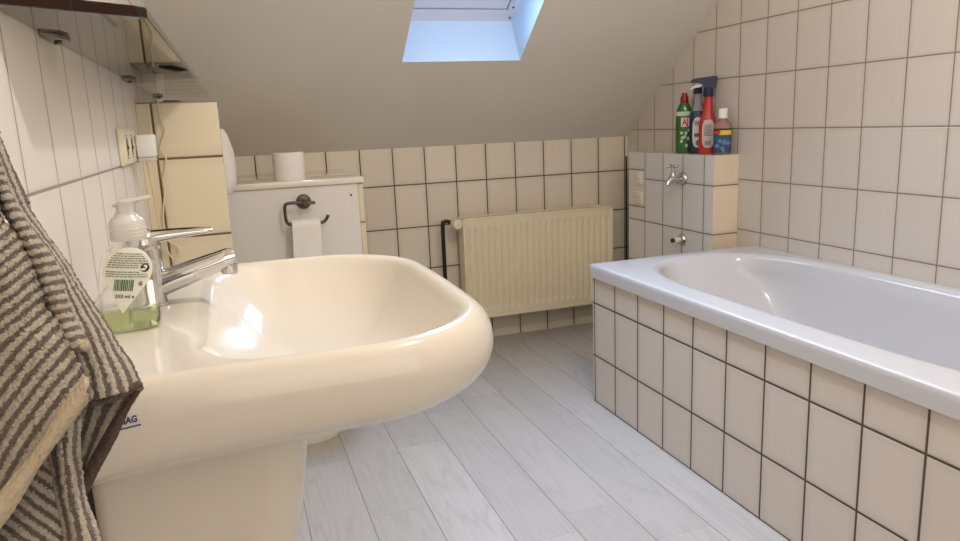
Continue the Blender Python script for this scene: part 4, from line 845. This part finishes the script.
TOWEL = {'A':[[(-2.1042,-2.6671,1.0443,8.656),(-2.0964,-2.6881,1.0435,8.928),(-2.0901,-2.7045,1.0427,9.199),(-2.0851,-2.7165,1.0419,9.471),(-2.0815,-2.7239,1.0411,9.742),(-2.0791,-2.7269,1.0403,10.014),(-2.078,-2.7255,1.0394,10.285),(-2.0781,-2.7196,1.0384,10.557),(-2.0794,-2.7093,1.0373,10.828)],[(-2.1069,-2.6711,1.0212,11.135),(-2.0985,-2.6919,1.0223,11.322),(-2.0914,-2.7083,1.0232,11.509),(-2.0858,-2.7201,1.0239,11.695),(-2.0816,-2.7275,1.0244,11.882),(-2.0786,-2.7304,1.0247,12.069),(-2.0769,-2.729,1.0249,12.255),(-2.0764,-2.7231,1.0248,12.442),(-2.0771,-2.7128,1.0246,12.629)],[(-2.1097,-2.6752,0.9981,13.614),(-2.1005,-2.6958,1.0012,13.716),(-2.0928,-2.712,1.0037,13.818),(-2.0866,-2.7237,1.0059,13.92),(-2.0817,-2.731,1.0078,14.022),(-2.0782,-2.7339,1.0092,14.124),(-2.0759,-2.7324,1.0104,14.226),(-2.0747,-2.7266,1.0113,14.328),(-2.0747,-2.7163,1.0119,14.43)],[(-2.1125,-2.6792,0.975,16.093),(-2.1025,-2.6997,0.98,16.11),(-2.0942,-2.7157,0.9843,16.127),(-2.0873,-2.7273,0.988,16.144),(-2.0818,-2.7346,0.9911,16.162),(-2.0777,-2.7374,0.9937,16.179),(-2.0748,-2.7359,0.9959,16.196),(-2.073,-2.7301,0.9977,16.213),(-2.0724,-2.7199,0.9992,16.23)],[(-2.1152,-2.6832,0.952,18.572),(-2.1039,-2.7037,0.9592,18.52),(-2.0943,-2.7197,0.9655,18.469),(-2.0862,-2.7314,0.9709,18.418),(-2.0796,-2.7387,0.9756,18.366),(-2.0742,-2.7416,0.9797,18.315),(-2.0701,-2.7402,0.9832,18.263),(-2.0671,-2.7345,0.9863,18.212),(-2.0651,-2.7245,0.989,18.161)],[(-2.1178,-2.6873,0.9289,21.065),(-2.1054,-2.7077,0.9382,20.939),(-2.0948,-2.7237,0.9463,20.813),(-2.0858,-2.7353,0.9534,20.687),(-2.0782,-2.7426,0.9596,20.561),(-2.0719,-2.7455,0.965,20.435),(-2.0669,-2.7442,0.9697,20.309),(-2.0629,-2.7386,0.9739,20.183),(-2.0598,-2.7288,0.9776,20.057)],[(-2.1203,-2.6914,0.9058,23.003),(-2.107,-2.7117,0.9171,23.083),(-2.0954,-2.7276,0.9271,23.135),(-2.0855,-2.7392,0.9357,22.963),(-2.0771,-2.7464,0.9433,22.76),(-2.0701,-2.7494,0.95,22.558),(-2.0642,-2.7481,0.9558,22.355),(-2.0593,-2.7426,0.961,22.152),(-2.0553,-2.7328,0.9657,21.95)],[(-2.1228,-2.6956,0.8827,24.545),(-2.1086,-2.7157,0.896,24.66),(-2.0962,-2.7315,0.9077,24.741),(-2.0856,-2.743,0.918,24.787),(-2.0765,-2.7502,0.927,24.795),(-2.0687,-2.7531,0.9348,24.651),(-2.0621,-2.7519,0.9418,24.366),(-2.0564,-2.7464,0.948,24.081),(-2.0516,-2.7367,0.9536,23.796)],[(-2.1252,-2.6997,0.8596,25.974),(-2.1104,-2.7196,0.8749,26.119),(-2.0975,-2.7352,0.8883,26.224),(-2.0864,-2.7466,0.9,26.287),(-2.0768,-2.7537,0.9103,26.307),(-2.0685,-2.7566,0.9193,26.281),(-2.0614,-2.7552,0.9272,26.208),(-2.0552,-2.7497,0.9344,25.927),(-2.0499,-2.74,0.9409,25.547)],[(-2.1277,-2.7038,0.8365,27.298),(-2.1117,-2.7237,0.854,27.525),(-2.0976,-2.7393,0.8693,27.702),(-2.0854,-2.7506,0.8828,27.827),(-2.0747,-2.7577,0.8946,27.898),(-2.0653,-2.7607,0.905,27.912),(-2.0571,-2.7594,0.9143,27.865),(-2.0499,-2.7541,0.9226,27.756),(-2.0433,-2.7445,0.9303,27.467)],[(-2.1302,-2.708,0.8134,28.524),(-2.1133,-2.7277,0.8329,28.823),(-2.0984,-2.7432,0.85,29.067),(-2.0854,-2.7544,0.865,29.251),(-2.0739,-2.7615,0.8782,29.373),(-2.0638,-2.7645,0.8898,29.428),(-2.0548,-2.7632,0.9002,29.413),(-2.0468,-2.7579,0.9095,29.324),(-2.0394,-2.7485,0.9181,29.158)],[(-2.1326,-2.7121,0.7903,29.658),(-2.1148,-2.7317,0.8118,30.043),(-2.0991,-2.7471,0.8307,30.365),(-2.0852,-2.7583,0.8473,30.62),(-2.0729,-2.7654,0.8619,30.804),(-2.0621,-2.7683,0.8747,30.912),(-2.0523,-2.7671,0.8862,30.94),(-2.0434,-2.7619,0.8965,30.882),(-2.035,-2.7525,0.9061,30.734)],[(-2.1351,-2.7162,0.7672,30.709),(-2.1163,-2.7357,0.7907,31.189),(-2.0997,-2.751,0.8114,31.599),(-2.0849,-2.7622,0.8296,31.935),(-2.0719,-2.7692,0.8456,32.192),(-2.0601,-2.7722,0.8597,32.364),(-2.0495,-2.7711,0.8723,32.444),(-2.0397,-2.7659,0.8836,32.427),(-2.0305,-2.7566,0.8941,32.307)],[(-2.1376,-2.7204,0.7441,31.684),(-2.1185,-2.7395,0.7695,32.188),(-2.1017,-2.7545,0.7919,32.622),(-2.0868,-2.7655,0.8115,32.978),(-2.0736,-2.7723,0.8287,33.252),(-2.0618,-2.775,0.8439,33.437),(-2.051,-2.7737,0.8575,33.526),(-2.0411,-2.7684,0.8697,33.512),(-2.0318,-2.759,0.881,33.387)]],'B':[[(-2.0781,-2.6976,1.0435,15.122),(-2.0746,-2.7075,1.0439,15.094),(-2.0731,-2.71,1.0442,15.066),(-2.0734,-2.7051,1.0444,15.038),(-2.0757,-2.6928,1.0447,15.01)],[(-2.0759,-2.7011,1.0307,17.171),(-2.0723,-2.711,1.0312,17.152),(-2.0707,-2.7135,1.0315,17.132),(-2.0709,-2.7087,1.0316,17.113),(-2.073,-2.6965,1.0315,17.093)],[(-2.0737,-2.7046,1.0179,19.22),(-2.0701,-2.7145,1.0186,19.209),(-2.0683,-2.717,1.0189,19.198),(-2.0684,-2.7123,1.0188,19.187),(-2.0703,-2.7003,1.0184,19.176)],[(-2.0713,-2.7082,1.0052,21.26),(-2.0671,-2.7181,1.0062,21.237),(-2.0648,-2.7208,1.0067,21.214),(-2.0643,-2.7163,1.0067,21.19),(-2.0656,-2.7045,1.0061,21.167)],[(-2.0673,-2.7122,0.9929,23.249),(-2.0628,-2.7221,0.9943,23.216),(-2.0602,-2.7249,0.9949,23.183),(-2.0593,-2.7205,0.9948,23.151),(-2.0601,-2.709,0.9941,23.118)],[(-2.0633,-2.7161,0.9807,25.236),(-2.0584,-2.7262,0.9824,25.185),(-2.0553,-2.7291,0.9832,25.135),(-2.0539,-2.7248,0.9833,25.084),(-2.054,-2.7135,0.9825,25.033)],[(-2.0593,-2.7201,0.9684,27.223),(-2.0539,-2.7302,0.9706,27.148),(-2.0503,-2.7333,0.9717,27.072),(-2.0483,-2.7292,0.9718,26.997),(-2.0477,-2.7181,0.971,26.921)],[(-2.0563,-2.7238,0.9558,29.252),(-2.0507,-2.734,0.9582,29.176),(-2.0468,-2.7371,0.9594,29.101),(-2.0445,-2.7331,0.9594,29.026),(-2.0436,-2.7222,0.9584,28.951)],[(-2.0534,-2.7276,0.9432,31.28),(-2.0479,-2.7376,0.9457,31.218),(-2.0441,-2.7407,0.9469,31.155),(-2.0418,-2.7368,0.9467,31.093),(-2.0409,-2.7259,0.9453,31.03)],[(-2.0489,-2.7316,0.9312,33.239),(-2.044,-2.7415,0.9337,33.207),(-2.0406,-2.7445,0.9346,33.174),(-2.0387,-2.7405,0.9341,33.142),(-2.0382,-2.7297,0.9322,33.11)],[(-2.044,-2.7359,0.9194,35.174),(-2.0393,-2.7457,0.9219,35.164),(-2.0362,-2.7486,0.9228,35.155),(-2.0344,-2.7446,0.922,35.146),(-2.034,-2.7338,0.9196,35.136)],[(-2.0363,-2.7406,0.9094,36.878),(-2.0326,-2.7502,0.9115,36.949),(-2.0304,-2.7529,0.9117,37.02),(-2.0295,-2.7488,0.9103,37.092),(-2.0298,-2.7379,0.907,37.163)]],'C':[[(-2.0943,-2.6753,1.0467,0.3),(-2.0888,-2.6854,1.0472,1.4),(-2.0849,-2.6902,1.0478,2.5),(-2.0824,-2.6898,1.0483,3.6),(-2.0813,-2.684,1.0489,4.7),(-2.0814,-2.6731,1.0495,5.8),(-2.0828,-2.6569,1.0501,6.9)],[(-2.0901,-2.6803,1.0302,0.3),(-2.0845,-2.6904,1.0309,1.4),(-2.0804,-2.6952,1.0316,2.5),(-2.0778,-2.6948,1.032,3.6),(-2.0764,-2.6892,1.0324,4.7),(-2.0763,-2.6784,1.0326,5.8),(-2.0774,-2.6625,1.0327,6.9)],[(-2.0851,-2.6854,1.014,0.3),(-2.0796,-2.6955,1.0149,1.4),(-2.0755,-2.7003,1.0156,2.5),(-2.0728,-2.7,1.0159,3.6),(-2.0713,-2.6945,1.016,4.7),(-2.0711,-2.6838,1.0158,5.8),(-2.072,-2.6681,1.0153,6.9)],[(-2.0778,-2.6912,0.9989,0.3),(-2.0727,-2.7011,0.9998,1.4),(-2.0689,-2.7058,1.0004,2.5),(-2.0664,-2.7055,1.0004,3.6),(-2.0651,-2.7,1.0001,4.7),(-2.065,-2.6894,0.9994,5.8),(-2.066,-2.6738,0.9982,6.9)],[(-2.0689,-2.6972,0.9848,0.3),(-2.0639,-2.707,0.9858,1.4),(-2.0603,-2.7118,0.9863,2.5),(-2.0579,-2.7114,0.9862,3.6),(-2.0566,-2.706,0.9855,4.7),(-2.0564,-2.6956,0.9843,5.8),(-2.0572,-2.6801,0.9825,6.9)],[(-2.0616,-2.7029,0.9697,0.3),(-2.0565,-2.7128,0.971,1.4),(-2.0526,-2.7175,0.9716,2.5),(-2.0499,-2.7173,0.9716,3.6),(-2.0483,-2.712,0.9708,4.7),(-2.0476,-2.7017,0.9693,5.8),(-2.0479,-2.6865,0.9672,6.9)],[(-2.0567,-2.7081,0.9535,0.3),(-2.0512,-2.7179,0.9551,1.4),(-2.047,-2.7228,0.9559,2.5),(-2.0438,-2.7227,0.9559,3.6),(-2.0417,-2.7176,0.9551,4.7),(-2.0405,-2.7076,0.9534,5.8),(-2.0401,-2.6927,0.9509,6.9)],[(-2.0526,-2.713,0.9369,0.3),(-2.0466,-2.723,0.939,1.4),(-2.0417,-2.728,0.9401,2.5),(-2.038,-2.728,0.9403,3.6),(-2.0351,-2.7232,0.9394,4.7),(-2.0331,-2.7135,0.9377,5.8),(-2.0319,-2.6989,0.9349,6.9)],[(-2.0493,-2.7177,0.9202,0.3),(-2.0426,-2.7278,0.9227,1.4),(-2.0371,-2.733,0.9242,2.5),(-2.0325,-2.7332,0.9245,3.6),(-2.0289,-2.7287,0.9237,4.7),(-2.0261,-2.7193,0.9218,5.8),(-2.0239,-2.7051,0.9188,6.9)],[(-2.0471,-2.7221,0.9032,0.3),(-2.0395,-2.7324,0.9063,1.4),(-2.033,-2.7378,0.9081,2.5),(-2.0275,-2.7383,0.9087,3.6),(-2.0229,-2.7341,0.908,4.7),(-2.019,-2.725,0.9061,5.8),(-2.0155,-2.7113,0.9029,6.9)],[(-2.0467,-2.726,0.8859,0.3),(-2.0377,-2.7366,0.8897,1.4),(-2.0298,-2.7423,0.8921,2.5),(-2.023,-2.7433,0.893,3.6),(-2.0169,-2.7394,0.8926,4.7),(-2.0114,-2.7309,0.8908,5.8),(-2.0063,-2.7177,0.8877,6.9)],[(-2.0463,-2.7299,0.8686,0.3),(-2.0367,-2.7406,0.8727,1.4),(-2.0283,-2.7465,0.8752,2.5),(-2.0209,-2.7476,0.8762,3.6),(-2.0142,-2.744,0.8756,4.7),(-2.0081,-2.7357,0.8735,5.8),(-2.0023,-2.7229,0.8699,6.9)]],'D':[[(-2.0598,-2.6772,0.8668,0.0),(-2.0487,-2.6825,0.8665,0.84),(-2.0375,-2.6887,0.8664,1.68),(-2.0262,-2.6957,0.8667,2.52),(-2.0149,-2.7035,0.8672,3.36),(-2.0036,-2.7121,0.868,4.2)],[(-2.0617,-2.6795,0.8531,0.0),(-2.052,-2.6843,0.8531,0.84),(-2.0422,-2.6899,0.8535,1.68),(-2.0323,-2.6963,0.8541,2.52),(-2.0223,-2.7036,0.855,3.36),(-2.0124,-2.7117,0.8562,4.2)],[(-2.0637,-2.6818,0.8394,0.0),(-2.0552,-2.6861,0.8397,0.84),(-2.0466,-2.6912,0.8403,1.68),(-2.0379,-2.6972,0.8412,2.52),(-2.0292,-2.704,0.8424,3.36),(-2.0204,-2.7116,0.8439,4.2)],[(-2.0656,-2.684,0.8258,0.0),(-2.0583,-2.6879,0.8262,0.84),(-2.0508,-2.6927,0.8269,1.68),(-2.0431,-2.6983,0.828,2.52),(-2.0354,-2.7047,0.8294,3.36),(-2.0277,-2.7119,0.8311,4.2)],[(-2.0671,-2.6865,0.8121,0.0),(-2.061,-2.6899,0.8127,0.84),(-2.0548,-2.6942,0.8137,1.68),(-2.0485,-2.6993,0.815,2.52),(-2.0421,-2.7052,0.8167,3.36),(-2.0355,-2.7119,0.8187,4.2)],[(-2.0656,-2.6898,0.7991,0.0),(-2.0615,-2.6925,0.7999,0.84),(-2.0573,-2.6961,0.801,1.68),(-2.0529,-2.7005,0.8024,2.52),(-2.0484,-2.7057,0.8043,3.36),(-2.0437,-2.7118,0.8065,4.2)],[(-2.0597,-2.6943,0.7873,0.0),(-2.0585,-2.6961,0.7879,0.84),(-2.0571,-2.6987,0.7889,1.68),(-2.0556,-2.7022,0.7903,2.52),(-2.0538,-2.7065,0.7921,3.36),(-2.0519,-2.7116,0.7942,4.2)]],'E':[[(-2.0503,-2.7286,0.8681,0.2),(-2.0456,-2.7419,0.8731,1.0),(-2.0432,-2.7457,0.875,1.8),(-2.0429,-2.74,0.8737,2.6),(-2.0445,-2.7249,0.8694,3.4)],[(-2.0578,-2.7293,0.8531,0.2),(-2.0513,-2.7432,0.858,1.0),(-2.0472,-2.7476,0.8596,1.8),(-2.0452,-2.7426,0.8577,2.6),(-2.0452,-2.7283,0.8525,3.4)],[(-2.0634,-2.7307,0.8378,0.2),(-2.0556,-2.7451,0.8427,1.0),(-2.0503,-2.75,0.844,1.8),(-2.0471,-2.7455,0.8416,2.6),(-2.046,-2.7317,0.8356,3.4)],[(-2.0623,-2.7346,0.8215,0.2),(-2.0549,-2.7487,0.8267,1.0),(-2.0498,-2.7535,0.828,1.8),(-2.047,-2.749,0.8253,2.6),(-2.0461,-2.7353,0.8186,3.4)],[(-2.0615,-2.7384,0.8051,0.2),(-2.0542,-2.7524,0.8106,1.0),(-2.0493,-2.7572,0.8119,1.8),(-2.0466,-2.7527,0.809,2.6),(-2.0459,-2.739,0.8017,3.4)],[(-2.0609,-2.7421,0.7887,0.2),(-2.0529,-2.7563,0.7947,1.0),(-2.0473,-2.7612,0.7962,1.8),(-2.0439,-2.757,0.7931,2.6),(-2.0423,-2.7437,0.7855,3.4)],[(-2.0604,-2.7458,0.7724,0.2),(-2.0519,-2.7601,0.7787,1.0),(-2.0459,-2.7651,0.7803,1.8),(-2.042,-2.7611,0.777,2.6),(-2.0399,-2.748,0.769,3.4)],[(-2.0596,-2.7496,0.756,0.2),(-2.0512,-2.7638,0.7627,1.0),(-2.0451,-2.7688,0.7643,1.8),(-2.0412,-2.7649,0.7608,2.6),(-2.0391,-2.7519,0.7521,3.4)]],'G':[[(-2.1239,-2.7054,0.7851,38.282),(-2.1066,-2.7208,0.8017,36.167),(-2.0918,-2.73,0.8152,34.051),(-2.079,-2.7331,0.8259,31.936),(-2.0679,-2.7302,0.8342,29.821),(-2.058,-2.7212,0.8404,27.705)],[(-2.1246,-2.7067,0.7781,38.991),(-2.1072,-2.7226,0.7925,37.085),(-2.0923,-2.7323,0.8038,35.179),(-2.0794,-2.7359,0.8123,33.274),(-2.0681,-2.7335,0.8181,31.368),(-2.0581,-2.7252,0.8216,29.462)],[(-2.1254,-2.7079,0.7711,39.7),(-2.1078,-2.7244,0.7834,38.004),(-2.0927,-2.7346,0.7925,36.308),(-2.0797,-2.7387,0.7987,34.611),(-2.0684,-2.7369,0.8021,32.915),(-2.0582,-2.7292,0.8029,31.219)],[(-2.1261,-2.7092,0.7641,40.409),(-2.1084,-2.7261,0.7742,38.922),(-2.0932,-2.7369,0.7812,37.436),(-2.0801,-2.7416,0.785,35.949),(-2.0686,-2.7403,0.786,34.462),(-2.0584,-2.7332,0.7841,32.976)],[(-2.1269,-2.7104,0.7571,41.118),(-2.109,-2.7279,0.7651,39.841),(-2.0937,-2.7392,0.7698,38.564),(-2.0805,-2.7444,0.7714,37.287),(-2.0689,-2.7437,0.7699,36.01),(-2.0585,-2.7372,0.7653,34.732)],[(-2.1276,-2.7117,0.7501,41.827),(-2.1096,-2.7297,0.7559,40.76),(-2.0942,-2.7414,0.7585,39.692),(-2.0808,-2.7472,0.7578,38.624),(-2.0691,-2.747,0.7538,37.557),(-2.0586,-2.7412,0.7465,36.489)]],'T':[[(-2.11,-2.6101,1.1248,0.0),(-2.0966,-2.6466,1.1171,1.5),(-2.089,-2.6631,1.1119,3.0),(-2.0866,-2.6598,1.1088,4.5),(-2.0893,-2.637,1.1076,6.0)],[(-2.1123,-2.614,1.1028,0.0),(-2.0975,-2.6511,1.0949,1.5),(-2.0884,-2.6682,1.0889,3.0),(-2.0847,-2.6657,1.0843,4.5),(-2.0858,-2.6439,1.0807,6.0)],[(-2.1147,-2.618,1.0808,0.0),(-2.0983,-2.6556,1.0727,1.5),(-2.0879,-2.6734,1.0659,3.0),(-2.0828,-2.6717,1.0598,4.5),(-2.0824,-2.6509,1.0538,6.0)],[(-2.117,-2.6219,1.0588,0.0),(-2.0985,-2.6602,1.0507,1.5),(-2.086,-2.6788,1.0433,3.0),(-2.0789,-2.6781,1.0358,4.5),(-2.0762,-2.6586,1.0277,6.0)],[(-2.1194,-2.6258,1.0368,0.0),(-2.0981,-2.665,1.0288,1.5),(-2.0832,-2.6846,1.0209,3.0),(-2.0736,-2.685,1.0123,4.5),(-2.0681,-2.6668,1.0021,6.0)]],'hemA':[[(-2.021,-2.7952,0.9051,0.0),(-2.0211,-2.7999,0.9018,0.0),(-2.0221,-2.7999,0.8971,0.0),(-2.0241,-2.7951,0.8908,0.0)],[(-2.0328,-2.7939,0.8927,0.0),(-2.0326,-2.7988,0.8892,0.0),(-2.0334,-2.7989,0.884,0.0),(-2.0354,-2.7942,0.8772,0.0)],[(-2.0436,-2.793,0.8795,0.0),(-2.0433,-2.798,0.8758,0.0),(-2.0442,-2.7981,0.8705,0.0),(-2.0464,-2.7934,0.8633,0.0)],[(-2.0544,-2.7923,0.8662,0.0),(-2.0541,-2.7972,0.8625,0.0),(-2.055,-2.7974,0.8569,0.0),(-2.0573,-2.7927,0.8494,0.0)],[(-2.0655,-2.7913,0.8531,0.0),(-2.065,-2.7964,0.8493,0.0),(-2.0659,-2.7966,0.8434,0.0),(-2.0682,-2.7921,0.8354,0.0)],[(-2.0766,-2.7904,0.84,0.0),(-2.0759,-2.7955,0.836,0.0),(-2.0767,-2.7959,0.8299,0.0),(-2.0791,-2.7914,0.8215,0.0)],[(-2.0873,-2.7896,0.8267,0.0),(-2.0866,-2.7948,0.8226,0.0),(-2.0874,-2.7952,0.8163,0.0),(-2.0899,-2.7907,0.8075,0.0)],[(-2.098,-2.7889,0.8133,0.0),(-2.0971,-2.7941,0.8091,0.0),(-2.098,-2.7945,0.8026,0.0),(-2.1007,-2.7901,0.7935,0.0)],[(-2.1086,-2.7882,0.7998,0.0),(-2.1077,-2.7935,0.7957,0.0),(-2.1087,-2.7939,0.7889,0.0),(-2.1115,-2.7894,0.7795,0.0)]],'hemC':[[(-2.0366,-2.7246,0.868,0.0),(-2.035,-2.7326,0.8691,0.0),(-2.0349,-2.7329,0.8678,0.0),(-2.0364,-2.7256,0.8638,0.0)],[(-2.0279,-2.7271,0.8701,0.0),(-2.0262,-2.7351,0.8712,0.0),(-2.0259,-2.7355,0.8697,0.0),(-2.027,-2.7284,0.8658,0.0)],[(-2.0192,-2.7296,0.8722,0.0),(-2.0174,-2.7377,0.8732,0.0),(-2.0168,-2.7382,0.8717,0.0),(-2.0176,-2.7311,0.8678,0.0)],[(-2.0109,-2.7316,0.8759,0.0),(-2.009,-2.7397,0.8769,0.0),(-2.0082,-2.7403,0.8754,0.0),(-2.0087,-2.7333,0.8715,0.0)],[(-2.0026,-2.7336,0.8797,0.0),(-2.0006,-2.7418,0.8806,0.0),(-1.9997,-2.7424,0.8792,0.0),(-1.9997,-2.7355,0.8754,0.0)]],'hemD':[[(-2.0091,-2.7089,0.8639,0.0),(-2.0064,-2.7147,0.867,0.0),(-2.0043,-2.7158,0.8686,0.0),(-2.0028,-2.7122,0.8686,0.0)],[(-2.0184,-2.7079,0.8541,0.0),(-2.0154,-2.7139,0.8565,0.0),(-2.0131,-2.7152,0.8573,0.0),(-2.0116,-2.7119,0.8565,0.0)],[(-2.0263,-2.7076,0.8433,0.0),(-2.0233,-2.7137,0.8452,0.0),(-2.0211,-2.7151,0.8454,0.0),(-2.0196,-2.7118,0.8439,0.0)],[(-2.0334,-2.7076,0.8318,0.0),(-2.0304,-2.7138,0.8333,0.0),(-2.0283,-2.7153,0.833,0.0),(-2.0271,-2.7121,0.8309,0.0)],[(-2.0407,-2.7076,0.8204,0.0),(-2.0379,-2.7138,0.8216,0.0),(-2.0361,-2.7153,0.8209,0.0),(-2.0352,-2.7121,0.8183,0.0)],[(-2.048,-2.7076,0.8091,0.0),(-2.0455,-2.7137,0.81,0.0),(-2.044,-2.7152,0.809,0.0),(-2.0436,-2.7119,0.8059,0.0)],[(-2.0554,-2.7075,0.7978,0.0),(-2.0532,-2.7136,0.7984,0.0),(-2.052,-2.715,0.797,0.0),(-2.052,-2.7118,0.7935,0.0)]],'hemB':[[(-2.037,-2.7469,0.9141,0.0),(-2.0357,-2.7513,0.9138,0.0),(-2.0352,-2.7517,0.9124,0.0),(-2.0355,-2.7483,0.9101,0.0)],[(-2.0337,-2.7479,0.9148,0.0),(-2.0326,-2.7522,0.9143,0.0),(-2.0322,-2.7526,0.9129,0.0),(-2.0325,-2.7492,0.9104,0.0)],[(-2.0305,-2.7488,0.9155,0.0),(-2.0294,-2.7531,0.9149,0.0),(-2.0291,-2.7536,0.9133,0.0),(-2.0296,-2.7501,0.9107,0.0)],[(-2.0273,-2.7497,0.9163,0.0),(-2.0263,-2.754,0.9155,0.0),(-2.0261,-2.7545,0.9138,0.0),(-2.0266,-2.7511,0.911,0.0)]]}
# ------------------------------------------------------------------ striped towel hanging on the left wall
tw = thing('hanging_towel', 'brown and beige striped terry towel hanging on the left wall', 'towel', (-2.08, -2.72, .9))
def cr(p0, p1, p2, p3, t):
    return tuple(.5 * (2 * b_ + (c - a) * t + (2 * a - 5 * b_ + 4 * c - d_) * t * t + (3 * b_ - a - 3 * c + d_) * t ** 3) for a, b_, c, d_ in zip(p0, p1, p2, p3))
def upsample(seq, n):
    out = []
    m_ = len(seq)
    for i in range(m_ - 1):
        p0, p1, p2, p3 = seq[max(i - 1, 0)], seq[i], seq[i + 1], seq[min(i + 2, m_ - 1)]
        for k in range(n): out.append(cr(p0, p1, p2, p3, k / n))
    out.append(tuple(seq[-1])); return out
def cloth(name, grid, mat, parent, step=.0014, fuzz=.0011):
    g = [list(r) for r in grid]
    def dist(a, b_): return math.dist(a[:3], b_[:3])
    nv = max(2, int(max(sum(dist(r[i], r[i + 1]) for i in range(len(r) - 1)) for r in g) / (len(g[0]) - 1) / step))
    ns = max(2, int(max(sum(dist(g[i][j], g[i + 1][j]) for i in range(len(g) - 1)) for j in range(len(g[0]))) / (len(g) - 1) / step))
    g = [upsample(r, nv) for r in g]
    cols = [upsample([g[i][j] for i in range(len(g))], ns) for j in range(len(g[0]))]
    nr, nc = len(cols[0]), len(cols)
    rl = root_loc(parent)
    P = [[Vector(cols[j][i][:3]) for j in range(nc)] for i in range(nr)]
    st = [[cols[j][i][3] for j in range(nc)] for i in range(nr)]
    ve, val = [], []
    for i in range(nr):
        for j in range(nc):
            a = P[min(i + 1, nr - 1)][j] - P[max(i - 1, 0)][j]; b_ = P[i][min(j + 1, nc - 1)] - P[i][max(j - 1, 0)]
            n_ = a.cross(b_)
            if n_.length > 0: n_.normalize()
            p_ = P[i][j]
            d_ = fuzz * (noise.noise(p_ * 900) + .45 * noise.noise(p_ * 420)) + .003 * noise.noise(p_ * 28) + .0004 * math.sin(2 * PI * st[i][j])
            q = p_ + n_ * d_ + Vector((noise.noise(p_ * 650 + Vector((7, 0, 0))), 0, noise.noise(p_ * 650 + Vector((0, 9, 0))))) * fuzz * .8
            q.x = max(q.x, XL + .003)
            ve.append(q - rl); val.append(st[i][j])
    fa = [(i * nc + j, i * nc + j + 1, (i + 1) * nc + j + 1, (i + 1) * nc + j) for i in range(nr - 1) for j in range(nc - 1)]
    me = bpy.data.meshes.new(name); me.from_pydata(ve, [], fa)
    at = me.attributes.new('stripe', 'FLOAT', 'POINT'); at.data.foreach_set('value', val)
    o = link(name, me, mat, parent, True, 0)
    md = o.modifiers.new('thick', 'SOLIDIFY'); md.thickness = .003; md.offset = 0
    return o
ff = cloth('front_fold', TOWEL['A'], M_terry, tw); mf = cloth('middle_fold', TOWEL['B'], M_terry, tw); bf = cloth('back_fold', TOWEL['C'], M_terry, tw)
uf = cloth('inner_fold', TOWEL['D'], M_terry, tw); cloth('lower_fold', TOWEL['E'], M_terry, tw); cloth('lower_fold', TOWEL['G'], M_terry, tw); cloth('upper_fold', TOWEL['T'], M_terry, tw)
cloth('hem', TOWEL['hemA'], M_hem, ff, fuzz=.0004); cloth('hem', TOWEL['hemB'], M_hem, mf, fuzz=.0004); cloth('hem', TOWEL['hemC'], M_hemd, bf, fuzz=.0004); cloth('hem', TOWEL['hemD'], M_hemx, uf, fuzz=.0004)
# the hook it hangs on, just out of the picture
hk = thing('towel_hook', 'chrome wall hook holding the striped towel', 'hook', (XL, -2.67, 1.13))
bm = BM(); lathe(bm, [(.02, 0), (.02, .004), (.008, .008)], (XL, -2.67, 1.13), (1, 0, 0), 20); obj('rosette', bm, M_chrome, hk)
bm = BM(); tube(bm, smooth_path([(XL + .005, -2.67, 1.13), (XL + .03, -2.67, 1.122), (XL + .045, -2.67, 1.13), (XL + .05, -2.67, 1.15)], 5), .005, 10); obj('prong', bm, M_chrome, hk)

# ------------------------------------------------------------------ light
w = bpy.data.worlds.new('sky'); bpy.context.scene.world = w; w.use_nodes = True
bg = w.node_tree.nodes['Background']; bg.inputs[0].default_value = (*S(150, 202, 255), 1); bg.inputs[1].default_value = 1.7
def area(name, loc, to, sx, sy, power, col, shape='RECTANGLE'):
    l = bpy.data.lights.new(name, 'AREA'); l.shape = shape; l.size = sx; l.size_y = sy; l.energy = power; l.color = col
    o = bpy.data.objects.new(name, l); C.objects.link(o); o.location = loc
    o.rotation_euler = (Vector(to) - Vector(loc)).to_track_quat('-Z', 'Y').to_euler(); return o
# daylight falling through the roof window
pc = org + UP * (SW / 2) + Vector(((X0 + X1) / 2, 0, 0)) + N * .12
o = area('sky_light', pc, pc - N, X1 - X0 - .1, SW - .1, 16, S(186, 214, 250)); o.data.spread = math.radians(105)
# warm ceiling lamp, and an added soft fill lamp behind the camera
pl_ = bpy.data.lights.new('ceiling_lamp', 'POINT'); pl_.energy = 27; pl_.color = S(255, 246, 234); pl_.shadow_soft_size = .04
po = bpy.data.objects.new('ceiling_lamp', pl_); C.objects.link(po); po.location = (-1.2, -2.4, 2.0)
area('fill_light', (-1.1, YN + .05, 1.3), (-1.1, 0, .8), 1.9, 2.1, 22, S(255, 248, 240))

# ------------------------------------------------------------------ camera
cam = bpy.data.cameras.new('camera'); co = bpy.data.objects.new('camera', cam); C.objects.link(co)
Rr, Uu, Ff = Vector((0.94370169, -0.32811259, -0.04206253)), Vector((0.10455655, 0.17522219, 0.97896124)), Vector((0.31383922, 0.92824529, -0.19966379))
mt = Matrix(((Rr.x, Uu.x, -Ff.x), (Rr.y, Uu.y, -Ff.y), (Rr.z, Uu.z, -Ff.z))).to_4x4()
mt.translation = Vector((-1.92659, -3.27056, 1.04714)); co.matrix_world = mt
cam.sensor_width = 36; cam.lens = 721.278 * 36 / 960; cam.clip_start = .02
sc = bpy.context.scene; sc.camera = co
sc.view_settings.view_transform = 'Standard'; sc.view_settings.look = 'None'; sc.view_settings.exposure = .12; sc.view_settings.gamma = 1
sc.cycles.use_denoising = True
sc.cycles.max_bounces = 10; sc.cycles.transparent_max_bounces = 24; sc.cycles.caustics_reflective = False; sc.cycles.caustics_refractive = False
sc.cycles.sample_clamp_indirect = 6
